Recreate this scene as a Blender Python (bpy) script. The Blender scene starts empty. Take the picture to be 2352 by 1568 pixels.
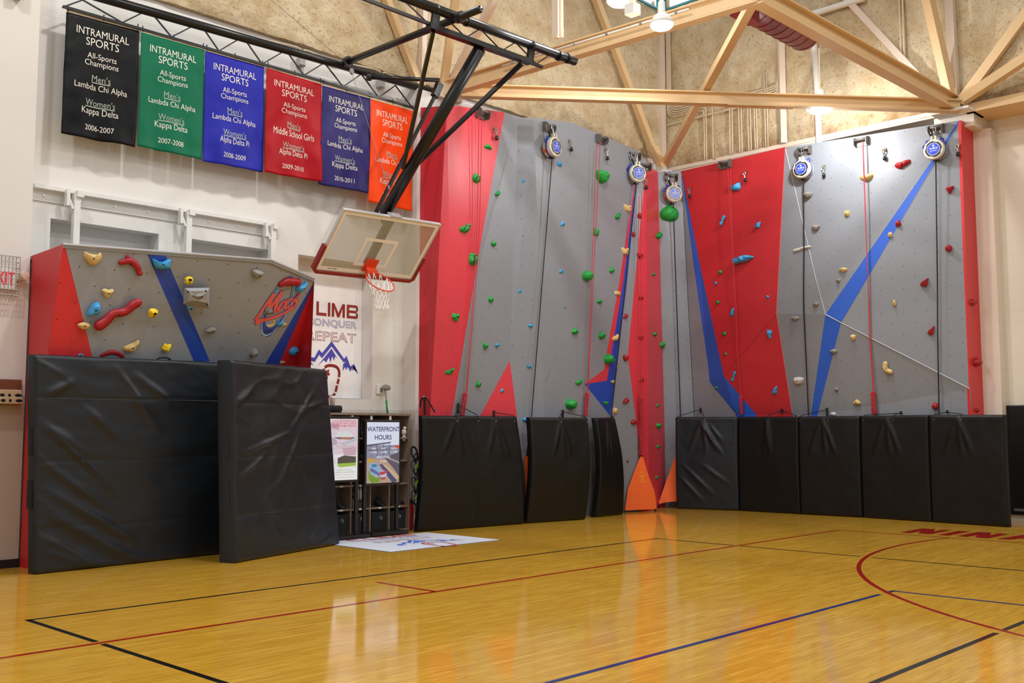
import bpy, bmesh, math, random
from mathutils import Vector, Matrix, noise
from mathutils.bvhtree import BVHTree
from mathutils.geometry import tessellate_polygon

S = bpy.context.scene
COL = S.collection
random.seed(7)
PI = math.pi

# ------------------------------------------------------------------ camera, world, lights, exposure
IMG_W, IMG_H = 2352, 1568
FOC = 2353.904
YAW, PITCH, ROLL = math.radians(46.1505), math.radians(4.9608), math.radians(-0.0769)
EYE = Vector((0, 0, 1.6))
_F = Vector((math.sin(YAW)*math.cos(PITCH), math.cos(YAW)*math.cos(PITCH), math.sin(PITCH)))
_R0 = Vector((math.cos(YAW), -math.sin(YAW), 0))
_U0 = _R0.cross(_F)
_R = math.cos(ROLL)*_R0 + math.sin(ROLL)*_U0
_U = -math.sin(ROLL)*_R0 + math.cos(ROLL)*_U0
cam = bpy.data.cameras.new('camera')
cam.sensor_width = 36.0
cam.lens = FOC/IMG_W*36.0
cam.clip_end = 200
camo = bpy.data.objects.new('camera', cam)
COL.objects.link(camo)
camo.matrix_world = Matrix(((_R.x, _U.x, -_F.x, EYE.x), (_R.y, _U.y, -_F.y, EYE.y), (_R.z, _U.z, -_F.z, EYE.z), (0, 0, 0, 1)))
S.camera = camo

w = bpy.data.worlds.new('gym_daylight')
S.world = w
w.use_nodes = True
w.node_tree.nodes['Background'].inputs[0].default_value = (0.94, 0.97, 1.0, 1)
w.node_tree.nodes['Background'].inputs[1].default_value = 0.47

S.view_settings.view_transform = 'Standard'
S.view_settings.look = 'None'
S.view_settings.gamma = 1
S.view_settings.use_curve_mapping = False
S.view_settings.exposure = -0.19

def area(name, loc, size, power, col=(1, .96, .9), to=None):
    l = bpy.data.lights.new(name, 'AREA')
    l.shape = 'DISK'; l.size = size; l.energy = power; l.color = col
    o = bpy.data.objects.new(name, l)
    COL.objects.link(o)
    o.location = loc
    if to:
        o.rotation_euler = (Vector(to)-Vector(loc)).to_track_quat('-Z', 'Y').to_euler()
    return o
for ix, lx in enumerate((1.0, 7.0, 13.0)):
    for iy, ly in enumerate((-4.0, 2.5, 8.5)):
        area('high_bay_light', (lx, ly, 10.9), .5 if iy == 2 else 1.0, 300 if iy == 2 else 190, (1, .97, .93))

# ------------------------------------------------------------------ pixel rays to points on real planes
def ray(px, py):
    return _F + _R*((px-IMG_W/2)/FOC) - _U*((py-IMG_H/2)/FOC)
def onX(px, py, x):
    d = ray(px, py); return EYE + d*(x/d.x)
def onY(px, py, y):
    d = ray(px, py); return EYE + d*(y/d.y)
def onZ(px, py, z):
    d = ray(px, py); return EYE + d*((z-EYE.z)/d.z)
def onP(px, py, p, n):
    d = ray(px, py); return EYE + d*((Vector(p)-EYE).dot(n)/d.dot(n))

# ------------------------------------------------------------------ materials
def lin(h):
    if isinstance(h, (tuple, list)): return tuple(h)[:3]
    h = h.lstrip('#')
    v = [int(h[i:i+2], 16)/255 for i in (0, 2, 4)]
    return tuple(c/12.92 if c <= .04045 else ((c+.055)/1.055)**2.4 for c in v)
class NT:
    def __init__(s, name):
        s.m = bpy.data.materials.new(name); s.m.use_nodes = True
        s.t = s.m.node_tree; s.b = s.t.nodes['Principled BSDF']
    def n(s, typ, **kw):
        nd = s.t.nodes.new(typ)
        for k, v in kw.items(): setattr(nd, k, v)
        return nd
    def l(s, a, b): s.t.links.new(a, b)
    def math(s, op, a, b=None):
        nd = s.n('ShaderNodeMath', operation=op)
        for i, v in enumerate((a, b)):
            if v is None: continue
            if isinstance(v, (int, float)): nd.inputs[i].default_value = v
            else: s.l(v, nd.inputs[i])
        return nd.outputs[0]
    def mix(s, fac, a, b):
        nd = s.n('ShaderNodeMix', data_type='RGBA')
        for i, v in ((0, fac), (6, a), (7, b)):
            if isinstance(v, (int, float)): nd.inputs[i].default_value = v
            elif isinstance(v, tuple): nd.inputs[i].default_value = (*v, 1) if len(v) == 3 else v
            else: s.l(v, nd.inputs[i])
        return nd.outputs[2]
    def pos(s):
        return s.n('ShaderNodeNewGeometry').outputs['Position']
    def noise(s, vec, scale, detail=3, rough=.5):
        nd = s.n('ShaderNodeTexNoise'); nd.inputs['Scale'].default_value = scale
        nd.inputs['Detail'].default_value = detail; nd.inputs['Roughness'].default_value = rough
        if vec is not None: s.l(vec, nd.inputs['Vector'])
        return nd.outputs[0]
    def bump(s, h, strength, dist):
        nd = s.n('ShaderNodeBump'); nd.inputs['Strength'].default_value = strength; nd.inputs['Distance'].default_value = dist
        s.l(h, nd.inputs['Height']); s.l(nd.outputs[0], s.b.inputs['Normal'])
MATS = {}
def mat(name, color, rough=.5, metal=0.0, var=.06, vscale=8, bump=0, bscale=60, coat=0, spec=.5, emit=0):
    if name in MATS: return MATS[name]
    t = NT(name); c = lin(color)
    nz = t.noise(t.n('ShaderNodeTexCoord').outputs['Object'], vscale)
    t.l(t.mix(nz, tuple(max(0, x*(1-var)) for x in c), tuple(min(1, x*(1+var)) for x in c)), t.b.inputs['Base Color'])
    t.b.inputs['Roughness'].default_value = rough
    t.b.inputs['Metallic'].default_value = metal
    t.b.inputs['Specular IOR Level'].default_value = spec
    if coat: t.b.inputs['Coat Weight'].default_value = coat
    if bump:
        t.bump(t.noise(t.n('ShaderNodeTexCoord').outputs['Object'], bscale), bump, .01)
    if emit:
        t.b.inputs['Emission Color'].default_value = (*c, 1); t.b.inputs['Emission Strength'].default_value = emit
    MATS[name] = t.m
    return t.m

def floor_mat():
    t = NT('maple_strip_floor'); p = t.pos()
    br = t.n('ShaderNodeTexBrick'); br.offset = .37; br.offset_frequency = 3; br.squash = 1
    br.inputs['Scale'].default_value = 1
    br.inputs['Brick Width'].default_value = .85; br.inputs['Row Height'].default_value = .057
    br.inputs['Mortar Size'].default_value = .0012; br.inputs['Bias'].default_value = 0
    br.inputs['Color1'].default_value = (*lin('#c99729'), 1); br.inputs['Color2'].default_value = (*lin('#dbae40'), 1)
    br.inputs['Mortar'].default_value = (*lin('#935f14'), 1)
    t.l(p, br.inputs['Vector'])
    mp = t.n('ShaderNodeMapping'); mp.inputs['Scale'].default_value = (1.5, 15, 1); t.l(p, mp.inputs[0])
    g = t.noise(mp.outputs[0], 1.6, 5, .65)
    rg = t.n('ShaderNodeValToRGB'); rg.color_ramp.elements[0].position = .34; rg.color_ramp.elements[1].position = .55
    t.l(g, rg.inputs[0])
    c1 = t.mix(rg.outputs[0], lin('#b9842a'), br.outputs[0])
    big = t.noise(p, .55, 2)
    c2 = t.mix(t.math('MULTIPLY', big, .35), c1, lin('#dbaa3e'))
    t.l(c2, t.b.inputs['Base Color'])
    r = t.math('ADD', t.math('MULTIPLY', t.noise(p, 5, 3), .06), .055)
    t.l(r, t.b.inputs['Roughness'])
    t.b.inputs['Specular IOR Level'].default_value = .5
    t.bump(br.outputs[1], .02, .001)
    return t.m
def block_mat(name, color, swap, low=None, lowz=1.93, line=.12):
    t = NT(name); p = t.pos()
    sx = t.n('ShaderNodeSeparateXYZ'); t.l(p, sx.inputs[0])
    cb = t.n('ShaderNodeCombineXYZ'); t.l(sx.outputs[1 if swap else 0], cb.inputs[0]); t.l(sx.outputs[2], cb.inputs[1])
    br = t.n('ShaderNodeTexBrick'); br.inputs['Scale'].default_value = 1
    br.inputs['Brick Width'].default_value = .81 if swap else 1.2; br.inputs['Row Height'].default_value = .3 if not swap else .205
    br.inputs['Mortar Size'].default_value = .006; br.inputs['Mortar Smooth'].default_value = .6
    t.l(cb.outputs[0], br.inputs['Vector'])
    c = lin(color)
    base = t.mix(t.noise(p, 1.1, 4), tuple(x*.96 for x in c), tuple(min(1, x*1.03) for x in c))
    if low:
        st = t.math('LESS_THAN', sx.outputs[2], lowz)
        base = t.mix(st, base, lin(low))
    f = t.math('MULTIPLY', br.outputs['Fac'], line)
    t.l(t.mix(f, base, tuple(x*.3 for x in c)), t.b.inputs['Base Color'])
    t.b.inputs['Roughness'].default_value = .55
    t.bump(t.noise(p, 45, 3), .12, .006)
    return t.m
def foam_mat():
    t = NT('sprayed_foam'); p = t.pos()
    a = t.noise(p, 2.2, 6, .65); b = t.noise(p, 17, 5, .75)
    r1 = t.n('ShaderNodeValToRGB'); r1.color_ramp.elements[0].position = .38; r1.color_ramp.elements[1].position = .62; t.l(a, r1.inputs[0])
    r2 = t.n('ShaderNodeValToRGB'); r2.color_ramp.elements[0].position = .34; r2.color_ramp.elements[1].position = .46; t.l(b, r2.inputs[0])
    c = t.mix(r1.outputs[0], lin('#c9b18a'), lin('#dccbab'))
    c = t.mix(r2.outputs[0], lin('#ad8d5f'), c)
    sz_ = t.n('ShaderNodeSeparateXYZ'); t.l(p, sz_.inputs[0])
    hgt = t.math('SUBTRACT', 1.0, t.math('MULTIPLY', t.math('SUBTRACT', sz_.outputs[2], 7.4), 1.1))
    mold = t.math('MULTIPLY', t.math('MAXIMUM', hgt, .12), t.noise(p, 3.1, 6, .7))
    r3 = t.n('ShaderNodeValToRGB'); r3.color_ramp.elements[0].position = .28; r3.color_ramp.elements[1].position = .62; t.l(mold, r3.inputs[0])
    c = t.mix(t.math('MULTIPLY', r3.outputs[0], .75), c, lin('#8a6537'))
    t.l(c, t.b.inputs['Base Color'])
    t.b.inputs['Roughness'].default_value = .9
    t.bump(t.noise(p, 13, 5, .7), .9, .05)
    return t.m
def panel_mat(name, color, swap, rough=.42, dots=True, tex=.08):
    t = NT(name); p = t.pos(); c = lin(color)
    sx = t.n('ShaderNodeSeparateXYZ'); t.l(p, sx.inputs[0])
    h = sx.outputs[1 if swap else 0]; v = sx.outputs[2]
    u1 = t.math('MULTIPLY', h, 1/.40); v1 = t.math('MULTIPLY', v, 1/.40)
    u2 = t.math('ADD', u1, v1); v2 = t.math('SUBTRACT', t.math('MULTIPLY', v1, .93), u1)
    fu = t.math('SUBTRACT', t.math('FRACT', u2), .5); fv = t.math('SUBTRACT', t.math('FRACT', v2), .5)
    d = t.math('SQRT', t.math('ADD', t.math('MULTIPLY', fu, fu), t.math('MULTIPLY', fv, fv)))
    dot = t.math('LESS_THAN', d, .027)
    base = t.mix(t.noise(p, 160, 2), tuple(x*(1-tex) for x in c), tuple(min(1, x*(1+tex)) for x in c))
    scuff = t.noise(p, 2.5, 5, .7)
    base = t.mix(t.math('MULTIPLY', scuff, .12), base, tuple(min(1, x*1.25+.02) for x in c))
    if dots: base = t.mix(dot, base, tuple(x*.08 for x in c))
    t.l(base, t.b.inputs['Base Color'])
    t.b.inputs['Roughness'].default_value = rough
    t.bump(t.noise(p, 220, 2), .10, .004)
    return t.m

M_FLOOR = floor_mat()
M_WALLL = block_mat('white_painted_block', '#e2dfda', False, '#d0cac1', 1.93, .05)
M_WALLR = block_mat('cream_painted_block', '#e2d8c8', True, '#ddd6ca', 1.93, .10)
M_PIL = block_mat('white_painted_pier', '#dcd7d1', False, '#b8ab9b', 2.02, .0)
M_FOAM = foam_mat()
M_GRAYL = panel_mat('gray_wall_texture_left', '#848890', False)
M_GRAYR = panel_mat('gray_wall_texture_right', '#83878e', True)
M_REDL = panel_mat('red_wall_texture_left', '#d23a47', False, .33)
M_REDR = panel_mat('red_wall_texture_right', '#bb252d', True, .45)
M_BLUE = panel_mat('blue_wall_texture', '#1e47ae', False, .4, False)
M_BLUER = panel_mat('blue_wall_texture_right', '#2a5cc4', True, .4, False)
M_GRAYB = panel_mat('gray_boulder_texture', '#92979f', False)
M_REDB = panel_mat('red_boulder_texture', '#cf2a31', False, .4)
M_BLACKM = mat('black_vinyl', '#1a1f26', .40, var=.08, vscale=3, bump=.2, bscale=9, spec=.45)
M_BLACKM2 = mat('dull_black_vinyl', '#0f0f10', .45, var=.1, vscale=3, bump=.15, bscale=9, spec=.3)
M_BLACK = mat('black_paint', '#17171a', .35, var=.05)
M_BLACKW = mat('black_webbing', '#101012', .8)
M_STEELB = mat('black_steel', '#1b1a19', .32, .2)
M_TAN = mat('cream_steel', '#dcbb8c', .5, var=.05, vscale=2)
M_TANL = mat('pale_steel', '#dcc9b6', .5, var=.05, vscale=2)
M_COND = mat('painted_conduit', '#d9c7ab', .5)
M_WHITE = mat('white_plastic', '#eeeeec', .4)
M_WPIPE = mat('white_pipe', '#ebe8e2', .4)
M_CHROME = mat('chrome', '#d8d8da', .22, 1.0)
M_DSTEEL = mat('dark_bracket_steel', '#6b6663', .42, .35)
M_TRIMW = mat('white_steel', '#e3e1dc', .45)
M_BASEB = mat('black_rubber_base', '#141415', .5)
def cm(name, hexc, rough=.45, **k): return mat(name, hexc, rough, **k)
HC = dict(green=cm('green_resin', '#169a3c', .45, bump=.3, bscale=30), blue=cm('sky_blue_resin', '#3d9fdc', .45, bump=.3, bscale=30),
          tan=cm('tan_resin', '#d9bd7c', .5, bump=.3, bscale=30), red=cm('red_resin', '#a3121f', .4, bump=.3, bscale=30),
          gray=cm('gray_resin', '#8a8781', .55, bump=.3, bscale=30), yellow=cm('yellow_resin', '#efd015', .45, bump=.3, bscale=30),
          white=cm('pale_gray_resin', '#c9c7c2', .55, bump=.3, bscale=30))
M_HOLE = mat('dark_hole', '#0b0b0b', .8)

# ------------------------------------------------------------------ mesh helpers
class MB:
    def __init__(s): s.v = []; s.f = []; s.mi = []
    def add(s, vs, fs, mi=0):
        o = len(s.v); s.v += [Vector(v) for v in vs]; s.f += [tuple(i+o for i in f) for f in fs]; s.mi += [mi]*len(fs)
        return s
    def box(s, a, b, mi=0):
        (x0, y0, z0), (x1, y1, z1) = a, b
        vs = [(x0, y0, z0), (x1, y0, z0), (x1, y1, z0), (x0, y1, z0), (x0, y0, z1), (x1, y0, z1), (x1, y1, z1), (x0, y1, z1)]
        return s.add(vs, [(0, 3, 2, 1), (4, 5, 6, 7), (0, 1, 5, 4), (1, 2, 6, 5), (2, 3, 7, 6), (3, 0, 4, 7)], mi)
    def prism(s, pts, off, mi=0, caps=True):
        n = len(pts); off = Vector(off)
        vs = [Vector(p) for p in pts]+[Vector(p)+off for p in pts]
        fs = [(i, (i+1) % n, n+(i+1) % n, n+i) for i in range(n)]
        if caps:
            tr = tessellate_polygon([[Vector(p) for p in pts]])
            fs += [tuple(t) for t in tr]+[tuple(n+i for i in reversed(t)) for t in tr]
        return s.add(vs, fs, mi)
    def poly(s, pts, mi=0):
        if len(pts) == 4: return s.add(pts, [(0, 1, 2, 3)], mi)
        return s.add(pts, [tuple(t) for t in tessellate_polygon([[Vector(p) for p in pts]])], mi)
    def tube(s, pts, r, n=10, closed=False, flat=None, mi=0, cap=True):
        pts = [Vector(p) for p in pts]; m = len(pts)
        rr = r if isinstance(r, (list, tuple)) else [r]*m
        rings = []; prev = None
        for i, p in enumerate(pts):
            if closed: t = pts[(i+1) % m]-pts[i-1]
            else: t = pts[min(i+1, m-1)]-pts[max(i-1, 0)]
            if t.length < 1e-9: t = Vector((0, 0, 1))
            t.normalize()
            if prev is None:
                a = Vector((0, 0, 1)) if abs(t.z) < .9 else Vector((1, 0, 0))
                u = t.cross(a).normalized()
            else:
                u = prev-t*prev.dot(t)
                if u.length < 1e-6: u = t.orthogonal()
                u.normalize()
            prev = u; vv = t.cross(u)
            rings.append([p+(u*math.cos(2*PI*k/n)*rr[i]+vv*math.sin(2*PI*k/n)*rr[i]) for k in range(n)])
        vs = [q for g in rings for q in g]; fs = []
        for i in range(m if closed else m-1):
            j = (i+1) % m
            for k in range(n):
                fs.append((i*n+k, i*n+(k+1) % n, j*n+(k+1) % n, j*n+k))
        if not closed and cap:
            fs += [tuple(range(n-1, -1, -1)), tuple((m-1)*n+k for k in range(n))]
        return s.add(vs, fs, mi)
    def beam(s, a, b, wd, ht, up=(0, 0, 1), mi=0):
        a = Vector(a); b = Vector(b); t = (b-a).normalized(); up = Vector(up)
        sd = t.cross(up)
        if sd.length < 1e-5: sd = t.orthogonal()
        sd.normalize(); u2 = sd.cross(t).normalized()
        q = [sd*wd/2*i+u2*ht/2*j for i, j in ((-1, -1), (1, -1), (1, 1), (-1, 1))]
        vs = [a+x for x in q]+[b+x for x in q]
        return s.add(vs, [(0, 3, 2, 1), (4, 5, 6, 7), (0, 1, 5, 4), (1, 2, 6, 5), (2, 3, 7, 6), (3, 0, 4, 7)], mi)
    def ibeam(s, a, b, wd, ht, th, up=(0, 0, 1)):
        a = Vector(a); b = Vector(b); t = (b-a).normalized()
        sd = t.cross(Vector(up)).normalized(); u2 = sd.cross(t)
        for k in (-1, 1): s.beam(a+u2*k*(ht-th)/2, b+u2*k*(ht-th)/2, wd, th, u2)
        return s.beam(a, b, th, ht-th, u2)
    def disc(s, c, n, r, seg=24, mi=0, ru=None):
        c = Vector(c); n = Vector(n).normalized(); a = n.orthogonal().normalized() if ru is None else Vector(ru); b = n.cross(a)
        return s.add([c+a*math.cos(2*PI*k/seg)*r+b*math.sin(2*PI*k/seg)*r for k in range(seg)], [tuple(range(seg))], mi)
    def lathe(s, prof, c=(0, 0, 0), ax=(0, 0, 1), seg=24, mi=0):
        c = Vector(c); ax = Vector(ax).normalized(); a = ax.orthogonal().normalized(); b = ax.cross(a)
        vs = [c+ax*h+(a*math.cos(2*PI*k/seg)+b*math.sin(2*PI*k/seg))*r for r, h in prof for k in range(seg)]
        fs = [(i*seg+k, i*seg+(k+1) % seg, (i+1)*seg+(k+1) % seg, (i+1)*seg+k) for i in range(len(prof)-1) for k in range(seg)]
        fs += [tuple(range(seg-1, -1, -1)), tuple((len(prof)-1)*seg+k for k in range(seg))]
        return s.add(vs, fs, mi)
    def grid(s, fn, nu, nv, mi=0, flip=False):
        vs = [fn(i/nu, j/nv) for j in range(nv+1) for i in range(nu+1)]
        fs = []
        for j in range(nv):
            for i in range(nu):
                q = (j*(nu+1)+i, j*(nu+1)+i+1, (j+1)*(nu+1)+i+1, (j+1)*(nu+1)+i)
                fs.append(q[::-1] if flip else q)
        return s.add(vs, fs, mi)

def obj(name, mb, ms, parent=None, smooth=False, raw=False, bevel=0, solid=0):
    me = bpy.data.meshes.new(name)
    base = Vector((0, 0, 0))
    if not raw:
        if parent is not None: base = parent['_o'] if '_o' in parent else Vector((0, 0, 0)); base = Vector(base)
        elif mb.v:
            xs = [v.x for v in mb.v]; ys = [v.y for v in mb.v]; zs = [v.z for v in mb.v]
            base = Vector(((min(xs)+max(xs))/2, (min(ys)+max(ys))/2, min(zs)))
    me.from_pydata([tuple(v-base) for v in mb.v], [], mb.f)
    ms = ms if isinstance(ms, (list, tuple)) else [ms]
    for m in ms: me.materials.append(m)
    if len(ms) > 1: me.polygons.foreach_set('material_index', mb.mi)
    if smooth: me.polygons.foreach_set('use_smooth', [True]*len(me.polygons))
    me.update(); me.validate()
    o = bpy.data.objects.new(name, me); COL.objects.link(o)
    if parent is not None: o.parent = parent
    if not raw:
        o['_o'] = tuple(base)
        if parent is None: o.location = base
    bm = bmesh.new(); bm.from_mesh(me); bmesh.ops.recalc_face_normals(bm, faces=bm.faces); bm.to_mesh(me); bm.free()
    if bevel:
        b = o.modifiers.new('bevel', 'BEVEL'); b.width = bevel; b.segments = 2; b.limit_method = 'ANGLE'; b.angle_limit = math.radians(40)
    if smooth == 'auto':
        pass
    return o
def objs(name, mb, m, parent=None, **k):
    """the same, but pieces that lie apart become parts of their own"""
    n = len(mb.v); par = list(range(n))
    def root(i):
        while par[i] != i: par[i] = par[par[i]]; i = par[i]
        return i
    for f in mb.f:
        for i in f[1:]: par[root(i)] = root(f[0])
    isl = {}
    for i in range(n): isl.setdefault(root(i), []).append(i)
    ks = list(isl); bx = []
    for r in ks:
        p = [mb.v[i] for i in isl[r]]
        bx.append((Vector(min(c) for c in zip(*p)), Vector(max(c) for c in zip(*p))))
    par2 = list(range(len(ks)))
    def root2(i):
        while par2[i] != i: i = par2[i]
        return i
    for i in range(len(ks)):
        for j in range(i):
            a, b = bx[i], bx[j]; sz = max(max(a[1]-a[0]), max(b[1]-b[0]))
            g = Vector(max(0, a[0][c]-b[1][c], b[0][c]-a[1][c]) for c in range(3)).length
            if g <= max(.02, .5*sz): par2[root2(i)] = root2(j)
    grp = {}
    for i in range(len(ks)): grp.setdefault(root2(i), set()).update(isl[ks[i]])
    out = []
    for g in grp.values():
        order = sorted(g); mp = {v: i for i, v in enumerate(order)}
        q = MB(); q.v = [mb.v[i] for i in order]
        for f, mi in zip(mb.f, mb.mi):
            if f[0] in mp: q.f.append(tuple(mp[i] for i in f)); q.mi.append(mi)
        out.append(obj(name, q, m, parent, **k))
    return out
def empty(name, loc, label=None, cat=None, group=None):
    o = bpy.data.objects.new(name, None); COL.objects.link(o); o.location = loc; o['_o'] = tuple(loc)
    o.empty_display_size = .1
    return tag(o, label, cat, group)
def tag(o, label=None, cat=None, group=None, kind=None):
    if label: o['label'] = label
    if cat: o['category'] = cat
    if group: o['group'] = group
    if kind: o['kind'] = kind
    return o
def struct(name, mb, m, parent=None, label=None, **k):
    o = obj(name, mb, m, parent, **k)
    if parent is None: o['kind'] = 'structure'
    if label: o['label'] = label
    return o
def copy_tree(o, parent=None):
    c = o.copy(); COL.objects.link(c)
    if parent is not None: c.parent = parent
    for ch in list(o.children): copy_tree(ch, c)
    return c
def frame(loc, right, up):
    r = Vector(right).normalized(); u = Vector(up); u = (u-r*u.dot(r)).normalized(); n = r.cross(u)   # n = outward (towards -view) for right-handed: x right, z up, y = -n
    return Matrix(((r.x, -n.x, u.x, loc[0]), (r.y, -n.y, u.y, loc[1]), (r.z, -n.z, u.z, loc[2]), (0, 0, 0, 1)))
# in these local frames: +x right as seen, +z up, -y towards the viewer

_TX = {}
def text(body, size=1.0, align='CENTER', shear=0, bold=0, outline=0, space=1.0):
    key = (body, shear, bold, outline, space)
    if key not in _TX:
        c = bpy.data.curves.new('t', 'FONT'); c.body = body; c.size = 1; c.align_x = 'CENTER'; c.align_y = 'CENTER'
        c.shear = shear; c.offset = bold; c.resolution_u = 3; c.space_character = space
        if outline: c.fill_mode = 'NONE'
        o = bpy.data.objects.new('t', c); COL.objects.link(o)
        dg = bpy.context.evaluated_depsgraph_get(); dg.update()
        me = bpy.data.meshes.new_from_object(o.evaluated_get(dg))
        vs = [Vector(v.co) for v in me.vertices]; fs = [tuple(p.vertices) for p in me.polygons]
        if outline:
            es = [tuple(e.vertices) for e in me.edges]; src = vs; vs = []; fs = []
            for a, b in es:
                t = (src[b]-src[a]); L_ = t.length
                if L_ < 1e-7: continue
                t /= L_; n_ = Vector((-t.y, t.x, 0))*outline; t = t*outline*.6; k = len(vs)
                vs += [src[a]-n_-t, src[b]-n_+t, src[b]+n_+t, src[a]+n_-t]; fs.append((k, k+1, k+2, k+3))
        bpy.data.objects.remove(o); bpy.data.curves.remove(c); bpy.data.meshes.remove(me)
        xs = [v.x for v in vs]; ys = [v.y for v in vs]
        cx, cy = (min(xs)+max(xs))/2, (min(ys)+max(ys))/2
        _TX[key] = ([Vector((v.x-cx, v.y-cy, v.z)) for v in vs], fs, max(xs)-min(xs), max(ys)-min(ys))
    return _TX[key]
def put_text(mb, body, fn, u, v, width=None, height=None, mi=0, **k):
    """fn maps local metres (a right, b up) to a point; the text is centred on (u, v)"""
    vs, fs, tw, th = text(body, **k)
    sx = width/tw if width else height/th
    sy = height/th if height else sx
    mb.add([fn(u+p.x*sx, v+p.y*sy) for p in vs], fs, mi)
def smooth_poly(pts, n=36):
    m = len(pts); out = []
    for i in range(n):
        t = i/n*m; k = int(t); f = t-k
        p0, p1, p2, p3 = (Vector(pts[(k+d) % m]) for d in (-1, 0, 1, 2))
        out.append(.5*((2*p1)+(p2-p0)*f+(2*p0-5*p1+4*p2-p3)*f*f+(3*p1-p0-3*p2+p3)*f**3))
    return out
def spline(pts, n=24):
    pts = [Vector(p) for p in pts]; m = len(pts)-1; out = []
    for i in range(n+1):
        t = min(i/n*m, m-1e-6); k = int(t); f = t-k
        p1, p2 = pts[k], pts[k+1]; p0 = pts[k-1] if k else p1*2-p2; p3 = pts[k+2] if k+2 <= m else p2*2-p1
        out.append(.5*((2*p1)+(p2-p0)*f+(2*p0-5*p1+4*p2-p3)*f*f+(3*p1-p0-3*p2+p3)*f**3))
    return out

# ------------------------------------------------------------------ the room
XF = 18.54                    # the foam above the right wall stands further in
YW, XW = 13.1, 19.2          # faces of the left and the right wall
FZ = 7.55                    # lower edge of the sprayed foam
floor = struct('floor', MB().box((-8, -9, -.12), (19.7, 13.6, 0)), M_FLOOR)

def line(mb, a, b, wd=.05, z=.0012):
    a = Vector((a[0], a[1], 0)); b = Vector((b[0], b[1], 0)); s = (b-a).normalized().cross(Vector((0, 0, 1)))*wd/2
    zz = Vector((0, 0, z)); mb.add([a-s+zz, b-s+zz, b+s+zz, a+s+zz], [(0, 1, 2, 3)])
lk = mat('black_court_paint', '#1c1a17', .14, var=.05, spec=.3); lr = mat('red_court_paint', '#9c1712', .14, var=.05, spec=.3); lb = mat('blue_court_paint', '#1d2f6e', .14, var=.05, spec=.3)
GAP = .035
mk = MB()
line(mk, (3.53, 9.12), (12.61, 9.12))
line(mk, (3.555, 9.14), (3.555, 7.78+GAP)); line(mk, (3.555, 7.73-GAP), (3.555, -3))
line(mk, (12.585, 9.14), (12.585, 7.78+GAP)); line(mk, (12.585, 7.73-GAP), (12.585, 5.96)); line(mk, (12.585, 5.8), (12.585, -3))
line(mk, (-3, 2.97), (8.62, 2.97)); line(mk, (8.78, 2.97), (15.4, 2.97))
struct('court_line', mk, lk, floor, label='black volleyball court lines')
mr = MB()
line(mr, (-6, 7.754), (15.68, 7.754)); line(mr, (15.653, 7.754), (15.653, -5))
line(mr, (6.97, 8.69), (6.97, 7.76))
cx, cy, cr = 14.366, -.436, 6.565
arc = [Vector((cx+cr*math.cos(a), cy+cr*math.sin(a), 0)) for a in [math.radians(78.8+i*1.6) for i in range(66)]]
for p, q in zip(arc, arc[1:]): line(mr, p, q+(q-p)*.02, .05, .0016)
struct('court_line', mr, lr, floor, label='red basketball court lines and arc')
mbz = MB()
line(mbz, (4.0, 4.467), (9.83, 4.467)); line(mbz, (9.97, 4.467), (10.16, 4.467)); line(mbz, (10.135, 4.467), (10.135, -3))
struct('court_line', mbz, lb, floor, label='dark blue court lines')
LET = [[(62, 178), (475, 105), (715, 122), (668, 165), (850, 130), (1005, 140), (615, 213), (390, 198), (450, 155), (240, 192)],
       [(755, 225), (1150, 150), (1355, 163), (950, 240)],
       [(1108, 247), (1490, 170), (1745, 185), (1722, 233), (1895, 195), (2068, 210), (1690, 290), (1450, 272), (1488, 228), (1290, 262)],
       [(1845, 300), (2390, 215), (2560, 228), (2700, 330), (2500, 322), (2480, 305), (2290, 290), (2090, 313)]]
ml = MB()
for L in LET:
    ml.poly([onZ(2060+x/8.055, 1200+y/8.055, .0014) for x, y in L])
struct('court_lettering', ml, lr, floor, label='red block lettering painted past the baseline')

wl = MB()
RT, RB = 4.29, 2.1
RX = ((5.19, 6.65), (7.14, 8.42), (8.92, 10.37))
wl.box((2.5, YW, 0), (19.6, YW+.32, RB)); wl.box((2.5, YW, RT), (19.6, YW+.32, FZ+.1))
xs = [2.5]+[v for r in RX for v in r]+[19.6]
for i in range(0, len(xs), 2): wl.box((xs[i], YW, RB), (xs[i+1], YW+.32, RT))
wl.box((2.5, YW+.3, 0), (19.6, YW+.45, FZ))
wall_left = struct('wall_left', wl, M_WALLL)
struct('wall_front', MB().box((-6, 12.73, .1), (4.82, YW+.3, 12)), M_PIL)
struct('baseboard_front', MB().box((-6, 12.715, 0), (4.83, YW, .1)), M_BASEB)
struct('trim_1', MB().box((10.99, 12.745, 0), (12.3, YW, 7.32)), M_WALLL)
wr = MB().box((XW, -9, 0), (XW+.3, 13.5, 7.3))
struct('wall_right', wr, M_WALLR)
struct('trim_2', MB().box((18.92, 6.27, 0), (XW, 7.2, 7.0)).box((18.5, 6.4, 6.98), (XW, 7.1, 7.24)), M_WALLR)
struct('trim_3', MB().box((18.46, 7.0, 7.25), (XW, 13.1, 7.34)).box((18.44, 7.0, 7.29), (18.5, 13.1, 7.37)), M_TANL)
struct('trim_4', MB().box((18.4, -6, 7.2), (XW, 6.5, 7.36)), M_TAN)

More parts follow.
